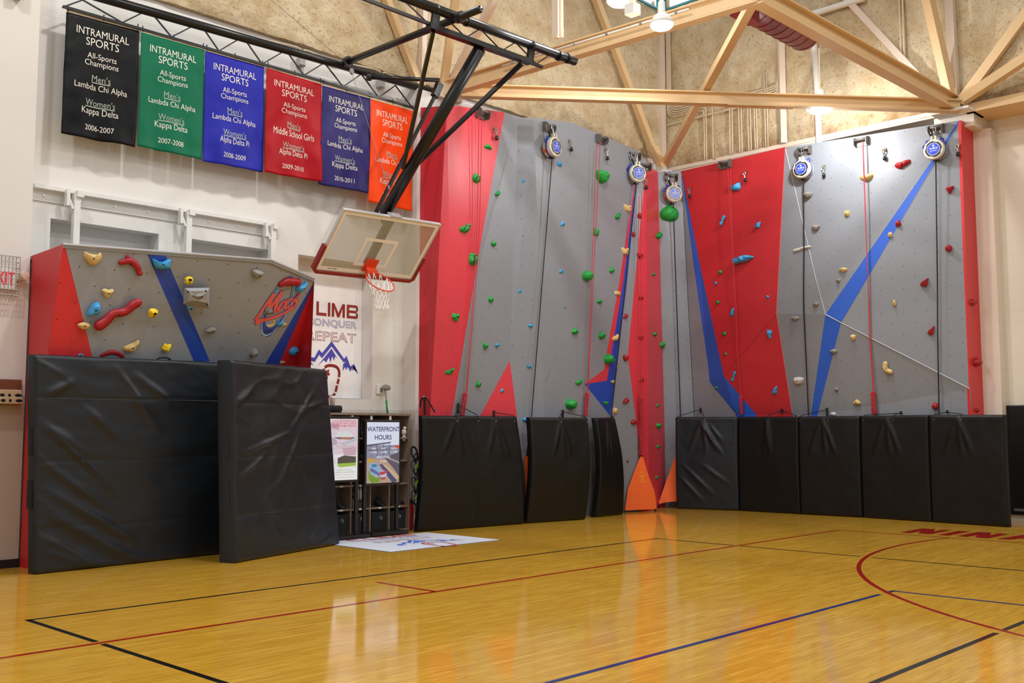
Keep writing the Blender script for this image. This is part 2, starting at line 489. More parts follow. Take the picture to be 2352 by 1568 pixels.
def foam_wall(name, P0, du, dv, nrm, L, H, step=.055):
    P0 = Vector(P0); du = Vector(du); dv = Vector(dv); nrm = Vector(nrm)
    nu, nv = int(L/step), int(H/step)
    def fn(a, b):
        p = P0+du*(a*L)+dv*(b*H)
        d = noise.fractal(p*1.3, 1, 2, 4)*.05+noise.fractal(p*5.5, 1, 2, 3)*.026
        return p+nrm*(max(-.03, d)+.06)
    mb = MB().grid(fn, nu, nv)
    n = nu+1; bot = [mb.v[i].copy() for i in range(n)]
    mb.add([b-nrm*.25 for b in bot]+bot, [(i, i+1, n+i+1, n+i) for i in range(n-1)])
    return struct(name, mb, M_FOAM, smooth=True)
foam_wall('wall_left_upper', (4.0, 13.07, FZ), (1, 0, 0), (0, 0, 1), (0, -1, 0), 15.2, 4.6)
foam_wall('wall_right_upper', (XF, 13.3, 7.34), (0, -1, 0), (0, 0, 1), (-1, 0, 0), 14.0, 4.7)
struct('wall_left_core', MB().box((2.5, 13.15, FZ), (19.6, 13.4, 12.2)), M_FOAM)
struct('wall_right_core', MB().box((18.68, -9, 7.4), (19.5, 13.4, 12.2)), M_FOAM)

# clerestory windows up in the corner
def window(nm, pts, n):
    c = [Vector(p) for p in pts]
    o = obj(nm, MB().prism(c, Vector(n)*-.06), mat('bright_daylight_glass', '#f4f8ff', .1, emit=3.0)); o['kind'] = 'structure'
    f = MB()
    for i in range(4): f.beam(c[i]+Vector(n)*.03, c[(i+1) % 4]+Vector(n)*.03, .06, .045)
    obj('window_frame', f, mat('teal_window_frame', '#2f8c98', .4), o)
yw = 13.0
a, b = onY(1438, 8, yw), onY(1507, 31, yw)
window('window_1', [(a.x-1.1, yw, 10.95), (b.x, yw, 10.95), (b.x, yw, 12.1), (a.x-1.1, yw, 12.1)], (0, -1, 0))
xw = 18.44
a, b = onX(1530, 24, xw), onX(1640, -2, xw)
window('window_2', [(xw, a.y, 10.97), (xw, b.y-1.6, 10.97), (xw, b.y-1.6, 12.1), (xw, a.y, 12.1)], (-1, 0, 0))

# ------------------------------------------------------------------ climbing walls
BV_V, BV_F = [], []
def facet(pts):
    o = len(BV_V); BV_V.extend(pts)
    for t in tessellate_polygon([pts]) if len(pts) > 3 else [(0, 1, 2)]: BV_F.append(tuple(o+i for i in t))
def ruled(c0, c1, n=14):
    """facet between two crease lines ((top),(bottom)), pushed a bit past both ends"""
    (a0, b0), (a1, b1) = c0, c1
    L = [[a+(b-a)*(-.04+1.42*i/n) for i in range(n+1)] for a, b in (c0, c1)]
    for i in range(n): facet([L[0][i], L[1][i], L[1][i+1], L[0][i+1]])
def crY(t, b): return onY(*t), onY(*b)
c0 = (Vector((11.06, 12.74, 7.0)), Vector((11.06, 12.74, 1.86)))
c1 = crY((1026, 243, 12.2), (988, 950, 12.55))
c2 = crY((1190, 270, 12.48), (1166, 950, 12.62))
c3 = crY((1226, 270, 12.30), (1250, 950, 12.45))
c4 = crY((1315, 282, 12.38), (1345, 950, 12.45))
c5 = crY((1466, 347, 12.52), (1402, 958, 12.55))
c6 = crY((1482, 378, 12.42), (1489, 1000, 12.45))
c7 = crY((1511, 394, 12.72), (1527, 1000, 12.74))
c8 = (onX(1564, 392, 18.22), onX(1594, 955, 18.38))
for p, q in zip((c0, c1, c2, c3, c4, c5, c6, c7), (c1, c2, c3, c4, c5, c6, c7, c8)): ruled(p, q)
Q0 = onX(1564, 392, 18.22); Q1 = onX(1662, 863, 18.22); Q2 = onX(1681, 955, 18.34)
P1 = onX(1803, 338, 18.2); P2 = onX(1895.7, 722, 18.08); P3 = onX(2228, 893, 18.3); P4 = onX(2207, 276, 18.3)
P5 = onX(1782, 720, 18.14); P6 = onX(1820, 955, 18.38); P8 = onX(1861, 955, 18.36); P7 = onP(2230, 955, P2, (P3-P2).cross(P8-P2))
ruled(c8, (Q0, Q2))
for f in ([Q0, P1, P5, Q1], [Q1, P5, P6, Q2], [P1, P2, P5], [P5, P2, P8, P6], [P1, P4, P3, P2], [P2, P3, P7, P8]): facet(f)
EX = Vector((0, 0, 0))
S0 = P4.copy(); S1 = P7.copy()
SB0 = onY(2241, 291, S0.y+.02); SB1 = Vector((SB0.x, SB0.y, 1.8))
facet([S0, SB0, SB1, S1])
def drop(p, z=0.0): return Vector((p.x, p.y, z))
for p in ([S1, SB1],): facet([p[0], p[1], drop(p[1]), drop(p[0])])
# boulder wall
B0 = Vector((4.835, 12.72, 3.72)); B1 = onX(145, 561, 4.86); B2 = onZ(622, 597, 3.84); B3 = onZ(722, 640, 3.72)
b1 = onX(110, 810, 4.85); b2 = onY(547, 824, 12.28); b3 = onP(710, 840, B2, (B3-B2).cross(b2-B2)); b0 = Vector((4.835, 12.72, 2.4))
def down(t, b, z=0.0): return b+(b-t)*((b.z-z)/(t.z-b.z))
g1, g2, g3 = (Vector((b.x, b.y+.06, 0)) for b in (b1, b2, b3))
for f in ([B0, B1, b1, b0], [B1, B2, b2, b1], [B2, B3, b3, b2]): facet(f)
for f in ([b1, b2, g2, g1], [b2, b3, g3, g2]): facet(f)
BV = BVHTree.FromPolygons([tuple(v) for v in BV_V], BV_F)
def hit(px, py):
    d = ray(px, py).normalized()
    h = BV.ray_cast(EYE, d)
    if h[0] is None: raise ValueError('no wall at %s %s' % (px, py))
    n = h[1]
    if n.dot(d) > 0: n = -n
    return h[0], n
def hits(pp):
    out = []
    for q in pp:
        if isinstance(q, Vector): out.append(q.copy())
        else:
            try: out.append(hit(*q)[0])
            except ValueError:
                # just past an edge: nearest surface point on the ray
                d = ray(*q); best = None
                for k in range(700, 1600):
                    p = EYE+d*(k/80.0); r = BV.find_nearest(p)
                    if best is None or r[3] < best[0]: best = (r[3], r[0])
                out.append(best[1])
    return out
TH = .05
def panel(name, pts, m, parent, th=TH, dropz=True, label=None):
    """one coloured face of a wall as a thin plywood skin; its lower corners run on to the floor"""
    P = hits(pts)
    c = sum(P, Vector())/len(P)
    n = Vector((0, 0, 0))
    for i in range(len(P)): n += (P[i]-c).cross(P[(i+1) % len(P)]-c)
    n.normalize()
    if n.dot(c-EYE) < 0: n = -n
    mb = MB().prism(P, n*th)
    if dropz:
        lo = [(i, (i+1) % len(P)) for i in range(len(P)) if P[i].z < 2.05 and P[(i+1) % len(P)].z < 2.05]
        for i, j in lo:
            mb.prism([P[i], P[j], drop(P[j]), drop(P[i])], n*th)
    o = obj(name, mb, m, parent)
    if label: o['label'] = label
    return o
CL = empty('climbing_wall', (14.5, 12.7, 0), 'tall faceted climbing wall of gray and red panels with blue stripe, left of the corner', 'climbing wall')
panel('red_side_panel', [c0[0], (1026, 243), (988, 951), c0[1]], panel_mat('red_side_texture', '#c02a36', True, .4), CL, label='dark red return side')
panel('red_panel', [(1027, 243), (1041, 241.5), (1159, 258), (1104, 560), (1087, 662), (1038, 952), (988, 951)], M_REDL, CL, label='wide red panel')
panel('gray_panel', [(1159, 258), (1190, 270), (1171, 828), (1104, 952), (1038, 952), (1087, 662), (1104, 560)], M_GRAYL, CL)
panel('red_triangle_panel', [(1171, 828), (1187, 952), (1104, 952)], M_REDL, CL, label='small red triangle at the foot')
panel('gray_panel', [(1190, 270), (1226, 270), (1250, 952), (1187, 952), (1171, 828)], M_GRAYL, CL)
panel('gray_panel', [(1226, 270), (1315, 282), (1345, 952), (1250, 952)], M_GRAYL, CL)
panel('gray_panel', [(1315, 282), (1466, 347), (1458, 421), (1422, 650), (1394, 807), (1388, 848), (1343, 882), (1402, 956), (1345, 952)], M_GRAYL, CL)
panel('red_stripe', [(1459, 421), (1431, 650), (1394, 874), (1343, 882), (1388, 848), (1394, 807), (1422, 650), (1457, 421)], M_REDL, CL, .054, label='narrow red stripe with a pointed foot')
panel('blue_stripe', [(1463, 421), (1440, 650), (1408, 910), (1402, 956), (1343, 882), (1394, 874), (1431, 650), (1459, 421)], M_BLUE, CL, .056, label='blue stripe widening to a point')
panel('gray_panel', [(1466, 347), (1471, 349), (1480, 378), (1478, 438), (1459, 640), (1442, 815), (1465, 1000), (1470, 1040), (1402, 956), (1408, 910), (1440, 650), (1463, 421)], M_GRAYL, CL)
panel('red_panel', [(1480, 378), (1483, 379), (1489, 1000), (1470, 1040), (1465, 1000), (1442, 815), (1459, 640), (1478, 438)], M_REDL, CL, label='narrow red face beside the corner crease')
panel('red_panel', [(1483, 379), (1511, 394), (1527, 1000), (1489, 1000)], M_REDL, CL, label='red face turned to the corner')
panel('gray_panel', [(1511, 394), (1564, 392), (1594, 955), (1527, 1000)], M_GRAYL, CL, label='gray corner facet')
seam = mat('panel_seam', '#5a5c60', .6)
def seam_line(pts, parent, r=.006, m=seam):
    P = hits(pts); obj('seam', MB().tube(P, r, 6), m, parent)
seam_line([(1327, 690), (1252, 877)], CL); seam_line([(1343, 883), (1318, 950)], CL); seam_line([(1523, 737), (1571, 717)], CL)
CR = empty('climbing_wall', (18.2, 9.3, 0), 'tall climbing wall of gray panels with large red face and blue bands, right of the corner', 'climbing wall')
panel('gray_panel', [(1565, 394), (1592, 600), (1627, 845), (1630, 877), (1690, 951), (1595, 952)], M_GRAYR, CR, label='dull gray panel beside the corner')
panel('blue_stripe', [(1564, 393), (1606, 600), (1661, 855), (1663, 863), (1737, 951), (1692, 951), (1630, 877), (1627, 845), (1592, 600)], M_BLUER, CR, .056, label='bent blue stripe beside the red face')
panel('red_panel', [(1565, 393), (1803, 338), P5, Q1, (1661, 855), (1606, 600)], M_REDR, CR, .058, label='large red face')
panel('red_panel', [Q1, P5, (1819, 951), (1737, 951)], M_REDR, CR, .058, label='lower red face')
panel('gray_panel', [(1803, 339), (1895.7, 722), (1782, 720)], M_GRAYR, CR)
panel('gray_panel', [(1782, 720), (1895.7, 722), (1863, 952), (1820, 952)], M_GRAYR, CR)
panel('gray_panel', [(1803, 339), (2202, 277), (2141, 368), (1953, 640), (1896, 722)], M_GRAYR, CR)
panel('blue_stripe', [(2207, 276), (2150, 368), (2015, 600), (1933, 738), (1896, 722), (1953, 640), (2141, 368), (2202, 277)], M_BLUER, CR, .054, label='long diagonal blue stripe')
panel('gray_panel', [(2207, 276), (2228, 893), (1933, 739), (2015, 600), (2150, 368)], M_GRAYR, CR)
panel('blue_stripe', [(1896, 722), (1932, 740), (1930, 748), (1878, 952), (1863, 952)], M_BLUER, CR, .054, label='lower blue stripe')
panel('gray_panel', [(1932, 741), (2228, 893), (2230, 953), (1878, 952), (1930, 748)], M_GRAYR, CR)
panel('red_side_panel', [S0, SB0, SB1, S1], panel_mat('red_return_texture', '#cf2a31', False, .4), CR, label='red return side at the end')
light_edge = mat('light_edge_seam', '#c7c8cc', .35)
seam_line([(1804, 342), (1874, 640), (1896, 722)], CR, .007, light_edge)
seam_line([(1896, 722), (2010, 781), (2120, 837), (2227, 892)], CR, .009, light_edge)
seam_line([(1803, 339), (1783, 720), (1819, 950)], CR, .008, mat('red_edge', '#dd4a4a', .35))
seam_line([(1782, 721), (1664, 862)], CR, .004, mat('red_seam', '#8e1018', .5))
BW = empty('bouldering_wall', (6.5, 12.6, 0), 'low overhanging bouldering wall of gray and red panels behind the crash pads', 'climbing wall')
M_REDBS = panel_mat('red_boulder_side_texture', '#c4262d', True, .45)
panel('red_side_panel', [B0, B1, b1, b0], M_REDBS, BW, dropz=False, label='red return side')
rb = onX(66, 812, 4.85)
obj('red_side_panel', MB().poly([b0, b1, g1, Vector((4.835, 12.72, 0))]), M_REDBS, BW)
panel('red_panel', [(145, 561), (149, 561), (213, 822), (110, 820)], M_REDB, BW, .05, False, label='red wedge at the left edge')
panel('gray_panel', [(149, 561), (337, 581.5), (470, 830), (211, 820)], M_GRAYB, BW, .05, False)
panel('blue_stripe', [(337, 581.5), (378, 583.5), (484, 830), (446, 830)], M_BLUE, BW, .056, False, label='diagonal blue stripe')
panel('gray_panel', [(378, 583.5), (622, 597), (546, 832), (482, 830)], M_GRAYB, BW, .05, False)
panel('gray_panel', [(622, 597), (722, 640), (722, 652), (612, 836), (546, 832)], M_GRAYB, BW, .05, False, label='gray face turned to the hoop')
panel('blue_stripe', [(722, 648), (722, 656), (642, 838), (609, 836)], M_BLUE, BW, .056, False, label='narrow blue stripe')
panel('red_panel', [(722, 654), (710, 842), (640, 838)], M_REDB, BW, .05, False, label='red triangle at the right end')
obj('lower_panel', MB().poly([b1, b2, g2, g1]).poly([b2, b3, g3, g2]), M_GRAYB, BW)
obj('top_cap', MB().prism([B1, B2, B3, Vector((B3.x+.1, YW-.02, B3.z)), Vector((4.86, YW-.02, 3.72))], (0, 0, -.04)), mat('gray_cap', '#8f9094', .3), BW)
obj('top_edge', MB().tube([B1, B2], .018, 8).tube([B2, B3], .018, 8), mat('pale_edge', '#a9abb3', .3), BW)
obj('end_panel', MB().poly([B3, Vector((B3.x+.1, YW-.02, B3.z)), Vector((g3.x+.1, YW-.02, 0)), g3]), M_REDB, BW)

# ------------------------------------------------------------------ crash pads
def fbm(x, y, s, o=0.0): return noise.fractal(Vector((x*s, y*s, o)), 1, 2, 3)
def mat_block(name, label, corners, thick, m, group=None, bulge=None, wrinkle=None, cat='mat', nu=46, nv=52, parent=None, seed=0.0):
    """corners: bottom left, bottom right, top right, top left of the front face; thick: vector front to back"""
    bl, br, tr, tl = (Vector(c) for c in corners); th = Vector(thick)
    n = -th.normalized()
    W_, H_ = (br-bl).length, (tl-bl).length
    def front(u, v):
        p = (bl*(1-u)+br*u)*(1-v)+(tl*(1-u)+tr*u)*v
        e = min(1, min(u, 1-u)*W_/.05)*min(1, min(v, 1-v)*H_/.05)
        d = -.028*(1-min(1, min(u, 1-u)*W_/.035))**2-.028*(1-min(1, min(v, 1-v)*H_/.035))**2
        if wrinkle: d += 1.7*wrinkle(u*W_, v*H_, W_, H_)*e
        if bulge: d += bulge(u, v)
        return p+n*d
    mb = MB().grid(front, nu, nv)
    def back(u, v): return front(u, v)*0 + ((bl*(1-u)+br*u)*(1-v)+(tl*(1-u)+tr*u)*v)+th+(n*bulge(u, v) if bulge else Vector())
    k = len(mb.v)
    mb.grid(back, nu, nv, flip=True)
    w1 = nu+1
    idx = [i for i in range(w1)]+[j*w1+nu for j in range(1, nv+1)]+[nv*w1+i for i in range(nu-1, -1, -1)]+[j*w1 for j in range(nv-1, 0, -1)]
    for a, b in zip(idx, idx[1:]+idx[:1]): mb.f.append((b, a, a+k, b+k)); mb.mi.append(0)
    o = obj(name, mb, m, smooth=True)
    mdf = o.modifiers.new('edge', 'EDGE_SPLIT'); mdf.split_angle = math.radians(50)
    tag(o, label, cat, group)
    return o, front, n
def ridge(x, y, x0, y0, ang, length, width, amp):
    c, s = math.cos(ang), math.sin(ang); dx, dy = x-x0, y-y0
    a = dx*c+dy*s; b = -dx*s+dy*c
    if a < 0 or a > length: return 0
    f = math.sin(PI*a/length)
    return amp*f*math.exp(-(b/width)**2)
def crisp(a, b, sa, sb, o):
    n_ = noise.noise(Vector((a*sa, b*sb, o)))+.4*noise.noise(Vector((a*sa*2.1, b*sb*2.1, o+7)))
    return max(0, 1-abs(n_)*3.2)**2
def wr1(x, y, W_, H_):
    c_, s_ = math.cos(-.62), math.sin(-.62); a_, b_ = x*c_+y*s_, -x*s_+y*c_
    d = fbm(x*.6+y*.9, y*1.3-x*.2, 1.5, 3)*.010+.008*crisp(a_, b_, .7, 2.6, 2.0)*max(.25, 1-x/1.6)
    for (x0, y0, a, L, w_, am) in ((0, .45, -.50, 1.1, .05, .016), (0, .75, -.52, 1.3, .06, .02), (0, 1.02, -.55, 1.5, .06, .022), (0, 1.3, -.62, 1.2, .05, .018), (.15, 1.62, -.75, 1.1, .022, .02),
                                   (0, 1.75, -.6, .8, .05, .016), (.5, 1.95, -.7, .8, .05, .014), (.1, 2.0, .45, .45, .05, .016), (1.2, 2.3, -.6, .7, .05, .018), (.95, 2.4, -.9, .6, .04, .014), (.7, .3, -.4, .9, .05, .012),
                                   (0, .3, -.4, .9, .05, .014), (1.0, 2.2, -.8, .9, .05, .012)):
        d += ridge(x, y, x0, y0, a, L, w_, am)
    for yy, am in ((.5, .0035), (1.25, .003), (1.98, .005)):
        d -= am*math.exp(-((y-yy-.01*math.sin(4*x))/.014)**2)
    return d
def wr2(x, y, W_, H_):
    a_, b_ = x*.87-y*.5, x*.5+y*.87
    d = fbm(x, y*1.2, 1.4, 11)*.010+.007*crisp(x+.4*y, y-.3*x, 1.0, 2.0, 9.0)*max(.3, 1-abs(x-1)*.6)
    for (x0, y0, a, L, w_, am) in ((0, 1.9, .5, .5, .04, .014), (1.4, 2.3, -1.1, .5, .03, .012), (1.2, 1.6, .7, .9, .03, .014), (.1, 1.3, .25, 1.2, .03, .014), (.9, .9, .9, .9, .03, .012), (.1, 1.0, .5, .7, .03, .01), (1.5, 1.9, .15, .6, .03, .012)):
        d += ridge(x, y, x0, y0, a, L, w_, am)
    for yy, am in ((.55, .004), (1.28, .005), (1.95, .0045)):
        d -= am*math.exp(-((y-yy-.03*(x-1)*(x-1)*.3)/.014)**2)
    return d
def seam_part(parent, fr, n, pts, r=.006, name='seam', m=None):
    obj(name, MB().tube([fr(u, v)+n*.003 for u, v in pts], r, 6), m or M_BLACK, parent)
tk = Vector((-.06, .22, 0))
o, fr, n = mat_block('crash_pad', 'big wrinkled black crash pad standing at far left against the bouldering wall', [(4.70, 11.90, .0), (7.27, 12.12, .0), (7.14, 12.06, 2.5), (4.61, 11.93, 2.47)], (-.02, .16, 0), M_BLACKM, 'tall crash pads', None, wr1, 'crash pad', 120, 120)
seam_part(o, fr, n, [(i/30, .795) for i in range(31)], .004)
hb = MB()
for vv in (.36, .60): hb.box((4.625, 11.97, vv*2.47-.16), (4.66, 12.05, vv*2.47+.16))
objs('handle_strap', hb, M_BLACKW, o)
obj('handle_strap', MB().tube(spline([(6.15, 12.09, 2.485), (6.2, 12.07, 2.515), (6.3, 12.07, 2.515), (6.35, 12.1, 2.485)], 8), .012, 6), M_BLACKW, o)
o, fr, n = mat_block('crash_pad', 'second black crash pad, standing turned in front of the bigger one', [(6.76, 11.14, .0), (8.90, 11.91, .0), (8.72, 12.03, 2.47), (6.69, 11.18, 2.47)], (-.085, .225, 0), M_BLACKM, 'tall crash pads', None, wr2, 'crash pad', 110, 120)
seam_part(o, fr, n, [(i/30, .225) for i in range(31)], .004)
hb = MB().beam((6.715, 11.27, .15), (6.655, 11.30, 2.35), .004, .012, (1, 0, 0))
obj('zipper', hb, mat('zip_gray', '#4a4b4e', .5), o)
obj('handle_strap', MB().beam((6.725, 11.235, 1.25), (6.71, 11.25, 1.75), .012, .06, (1, 0, 0)), M_BLACKW, o)
obj('handle_strap', MB().beam((6.745, 11.215, .65), (6.73, 11.235, 1.05), .012, .06, (1, 0, 0)), M_BLACKW, o)

def folds(pl, seed):
    def f(x, y, W_, H_):
        d = fbm(x, y, 1.5, seed)*.008
        for (u0, sp) in pl:
            for k in (-1, 1, .25):
                d += ridge(x, y, u0*W_, H_-.02, -PI/2+k*sp, .75, .035, .016)
        return d
    return f
def wall_pad(label, BL, BR, TL, TR, m, straps, wrinkle, bulge=None, th=.13, group='padded gates along the climbing walls', seam_u=None, foot=0):
    bl, br, tl, tr = (Vector(p) for p in (BL, BR, TL, TR))
    dirn = (br-bl); dirn.z = 0; back = Vector((-dirn.y, dirn.x, 0)).normalized()
    if back.dot(Vector((.7, .7, 0))) < 0: back = -back
    o, fr, n = mat_block('folding_pad', label, [bl, br, tr, tl], back*th, m, group, bulge, wrinkle, 'mat', 64, 72)
    seam_part(o, fr, n, [(i/20*.96+.02, .955) for i in range(21)], .0025, 'hem_seam', M_BLACKW)
    if seam_u: seam_part(o, fr, n, [(seam_u, .01+i/20*.98) for i in range(21)], .005)
    gr = MB()
    for s in straps:
        for u in s[2:]:
            p = fr(u, .955)+n*.004; gr.lathe([(.014, 0), (.012, .006), (.0, .007)], p, n, 12)
    objs('grommet', gr, M_CHROME, o)
    for s in straps:
        peg, z0 = Vector(s[0]), s[1]
        for u in s[2:]:
            p = fr(u, .955)+n*.012; top = fr(u, 1.0)+n*.012
            obj('tie_cord', MB().tube([p, top+Vector((0, 0, .012)), peg], .007, 6), M_BLACKW, o)
        obj('hanging_strap', MB().beam(peg+Vector((0, 0, .035)), peg-Vector((0, 0, z0)), .035, .02, back), M_BLACKW, o)
    return o, fr, n
def pegpt(px, py): return hit(px, py)[0]-hit(px, py)[1]*-.03
def sagY(a): return lambda u, v: a*math.sin(PI*min(1, v*1.0))
# the three bowed gates left of the corner
wall_pad('wide bowed black gate pad with a middle seam, between shelf and corner', (10.80, 12.44, 0), (13.0, 12.18, 0), (10.82, 12.36, 1.84), (12.98, 12.34, 1.85), M_BLACKM2,
         [(pegpt(1050, 930), .14, .33, .56), (pegpt(1132, 947), .09, .74, .96)], folds([(.33, .5), (.74, .35)], 5), lambda u, v: .07*math.sin(PI*v)-.04*(1-v)**6*0, seam_u=.53)
wall_pad('single bowed black gate pad, middle one of the three left of the corner', (13.06, 12.20, 0), (14.40, 11.98, 0), (13.10, 12.14, 1.83), (14.42, 11.93, 1.83), M_BLACKM2,
         [(pegpt(1290, 945), .12, .5, .97)], folds([(.5, .3)], 9), lambda u, v: .1*math.sin(PI*v))
wall_pad('narrow black gate pad with curved edge, nearest to the orange belay flags', (14.86, 12.12, 0), (15.76, 12.18, 0), (14.92, 12.14, 1.83), (15.62, 12.26, 1.85), M_BLACKM2,
         [(pegpt(1404, 958), .02, .8)], folds([(.5, .2)], 14), lambda u, v: .1*math.sin(PI*v))
RP = [(17.61, 12.27), (17.99, 11.02), (18.04, 9.72), (18.13, 8.52), (18.07, 7.23), (17.96, 5.93)]
ztop = [1.876, 1.867, 1.86, 1.86, 1.865, 1.85]
rl = ['black gate pad right of the corner with diagonal folds, beside the half-hidden orange flag', 'black gate pad below the large red face', 'black gate pad below the lower blue stripe',
      'black gate pad below the long red rope with chain knots on the gray wall', 'black gate pad at the right end, in front of the red letters on the floor']
pegs = [[((1611, 940), .06, .05, .47)], [((1797, 942), .05, .5, .98)], [((1901, 940), .12, .03, .5)], [((2071, 948), .02, .05, .5)], [((2177, 946), .02, .08, .45)]]
def wrd(x, y, W_, H_):
    d = folds([(.45, .4)], 21)(x, y, W_, H_)
    for (x0, y0, a, L, w_, am) in ((.5, 1.8, -.95, .9, .035, .022), (.1, .95, -.75, 1.0, .04, .016), (.05, .7, -.8, .8, .04, .016), (.5, .95, -.6, .8, .04, .014), (.7, 1.75, -.9, .5, .03, .014)):
        d += ridge(x, y, x0, y0, a, L, w_, am)
    return d
for i in range(5):
    a, b = RP[i], RP[i+1]
    d = Vector((b[0]-a[0], b[1]-a[1], 0)).normalized()*.006
    xa = .0 if i < 3 else .0
    if i == 4: a2, b2_ = (a[0]-.01, a[1]), b
    else: a2, b2_ = a, b
    ps = []
    for q in pegs[i]:
        ps.append((pegpt(*q[0]), q[1])+tuple(q[2:]))
    wall_pad(rl[i], (a2[0]+d.x, a2[1]+d.y, 0), (b2_[0]-d.x, b2_[1]-d.y, 0), (a2[0]+d.x+.01, a2[1]+d.y, ztop[i]), (b2_[0]-d.x+.01, b2_[1]-d.y, ztop[i+1]), M_BLACKM if i == 0 else M_BLACKM2,
             ps, wrd if i == 0 else folds([(.4, .35)] if i != 1 else [(.5, .1)], 30+i), (lambda u, v: .02*math.sin(PI*v)))
# wall padding beyond
for k, (y0, y1, lab) in enumerate(((6.40, 5.87, 'flat black wall pad on the right wall just behind the end gate pad'), (5.86, 5.3, 'flat black wall pad at the right edge of the picture'))):
    o = obj('wall_pad', MB().box((XW-.08, y1, .12), (XW-.005, y0, 2.03)), M_BLACKM2, bevel=.02); tag(o, lab, 'mat', 'wall pads on the right wall')
tag(obj('wall_rail', MB().box((XW-.1, 4.6, .19), (XW-.082, 6.2, .235)), mat('gray_rail', '#77787c', .4, .5)), 'gray metal rail low on the right wall under the wall pads', 'rail')

# ------------------------------------------------------------------ printed art: CLIMB CONQUER REPEAT
A_RED, A_BLUE = mat('maroon_print', '#96241f', .5), mat('violet_blue_print', '#4a46b4', .5)
def climb_art(parent, fn, s=1.0, red=A_RED, blue=A_BLUE, part='lettering'):
    """fn(a, b): metres right / up from the art's centre line and mountain foot"""
    g = lambda a, b: fn(a*s, b*s)
    m1 = MB(); hh, t_ = .245, .052
    def bar(x0, y0, x1, y1): m1.poly([g(x0, y0), g(x1, y0), g(x1, y1), g(x0, y1)])
    def Lq(*p): m1.poly([g(*q) for q in p])
    y0 = .80
    X = -.635
    bar(X, y0+.03, X+t_, y0+hh-.03); Lq((X, y0+.03), (X+.03, y0), (X+.22, y0), (X+.22, y0+t_), (X+t_, y0+t_)); Lq((X, y0+hh-.03), (X+t_, y0+hh-t_), (X+.22, y0+hh-t_), (X+.22, y0+hh), (X+.03, y0+hh))
    X = -.335; bar(X, y0, X+t_, y0+hh); bar(X+t_, y0, X+.215, y0+t_)
    X = -.09; bar(X, y0, X+t_, y0+hh)
    X = -.005; bar(X, y0, X+t_, y0+hh); bar(X+.235, y0, X+.235+t_, y0+hh); Lq((X+t_, y0+hh), (X+t_, y0+hh-.08), (X+.12, y0), (X+.168, y0), (X+.235, y0+hh-.08), (X+.235, y0+hh), (X+.144, y0+.075))
    X = .325; bar(X, y0, X+t_, y0+hh)
    bar(X+t_, y0, X+.21, y0+.046); bar(X+t_, y0+hh/2-.022, X+.21, y0+hh/2+.022); bar(X+t_, y0+hh-.046, X+.21, y0+hh)
    for cy_ in (y0, y0+hh/2-.0):
        Lq((X+.21, cy_), (X+.245, cy_+.02), (X+.255, cy_+.06), (X+.24, cy_+.105), (X+.21, cy_+hh/2-.0), (X+.21, cy_+hh/2-.044), (X+.204, cy_+.06), (X+.21, cy_+.044))
    objs(part, m1, red, parent)
    m2 = MB(); put_text(m2, 'CONQUER', g, 0, .67, 1.08, .15, outline=.013); objs(part, m2, blue, parent)
    m3 = MB(); put_text(m3, 'REPEAT', g, 0, .44, 1.08, .17, outline=.013); objs(part, m3, red, parent)
    mt = MB()
    out = [(-.56, -.10), (-.47, .06), (-.36, .05), (-.27, .20), (-.20, .14), (0, .36), (.28, .06), (.33, .12), (.42, -.07), (.50, -.02), (.60, -.2), (.47, -.09), (.41, -.16), (.335, .02), (.27, .0), (0, .27), (-.20, .05), (-.26, .11), (-.35, -.02), (-.45, -.01)]
    mt.poly([g(*p) for p in out])
    for t in ([(0, .23), (.13, .06), (.08, .10), (.06, .02), (.02, .10), (-.02, -.02), (-.05, .08), (-.11, -.02), (-.16, .02), (-.30, -.10)], [(.33, .02), (.40, -.11), (.355, -.08), (.33, -.14), (.30, -.08), (.25, -.16), (.26, -.03)], [(-.47, .0), (-.38, -.08), (-.46, -.06), (-.52, -.13), (-.56, -.2)], [(.50, -.05), (.58, -.17), (.5, -.12), (.45, -.14)]):
        mt.poly([g(*p) for p in t])
    objs('mountain_print', mt, blue, parent)
    cb = MB(); W0 = .052
    P = [(-.16, -.53), (-.165, -.30), (-.16, -.16), (-.10, -.085), (.02, -.07), (.13, -.10), (.175, -.18), (.165, -.30), (.13, -.42), (.09, -.56), (.02, -.62), (-.10, -.62), (-.15, -.59)]
    q = smooth_poly([(x, y, 0) for x, y in P], 52); gaps = {0, 1, 10, 11, 26, 31, 35, 51}
    for i in range(52):
        if i in (0, 9, 27, 31, 35): continue
        a, b = q[i], q[(i+1) % 52]; t = (b-a).normalized(); nn = Vector((-t.y, t.x, 0))*W0/2
        b = b+t*.004
        cb.poly([g(*(v[:2])) for v in (a-nn, b-nn, b+nn, a+nn)])
    cb.poly([g(*p) for p in ((-.10, -.16), (-.04, -.14), (-.05, -.20), (-.02, -.22), (-.05, -.26), (-.07, -.24), (-.07, -.30), (-.09, -.34), (-.08, -.25), (-.11, -.21))])
    objs('carabiner_print', cb, red, parent)
pc = onY(762, 815, 13.385)
post = obj('mural_panel', MB().box((8.94, 13.375, 2.12), (10.365, 13.40, 4.08)), mat('poster_white', '#f3f3f5', .5))
tag(post, 'white wall panel lettered CLIMB CONQUER REPEAT over blue mountains and a red carabiner', 'wall sign')
pcx = onY(762, 815, 13.37); mh = onY(762, 830, 13.37)
climb_art(post, lambda a, b: Vector((pcx.x-.005+a, 13.371, mh.z+b)), .9)
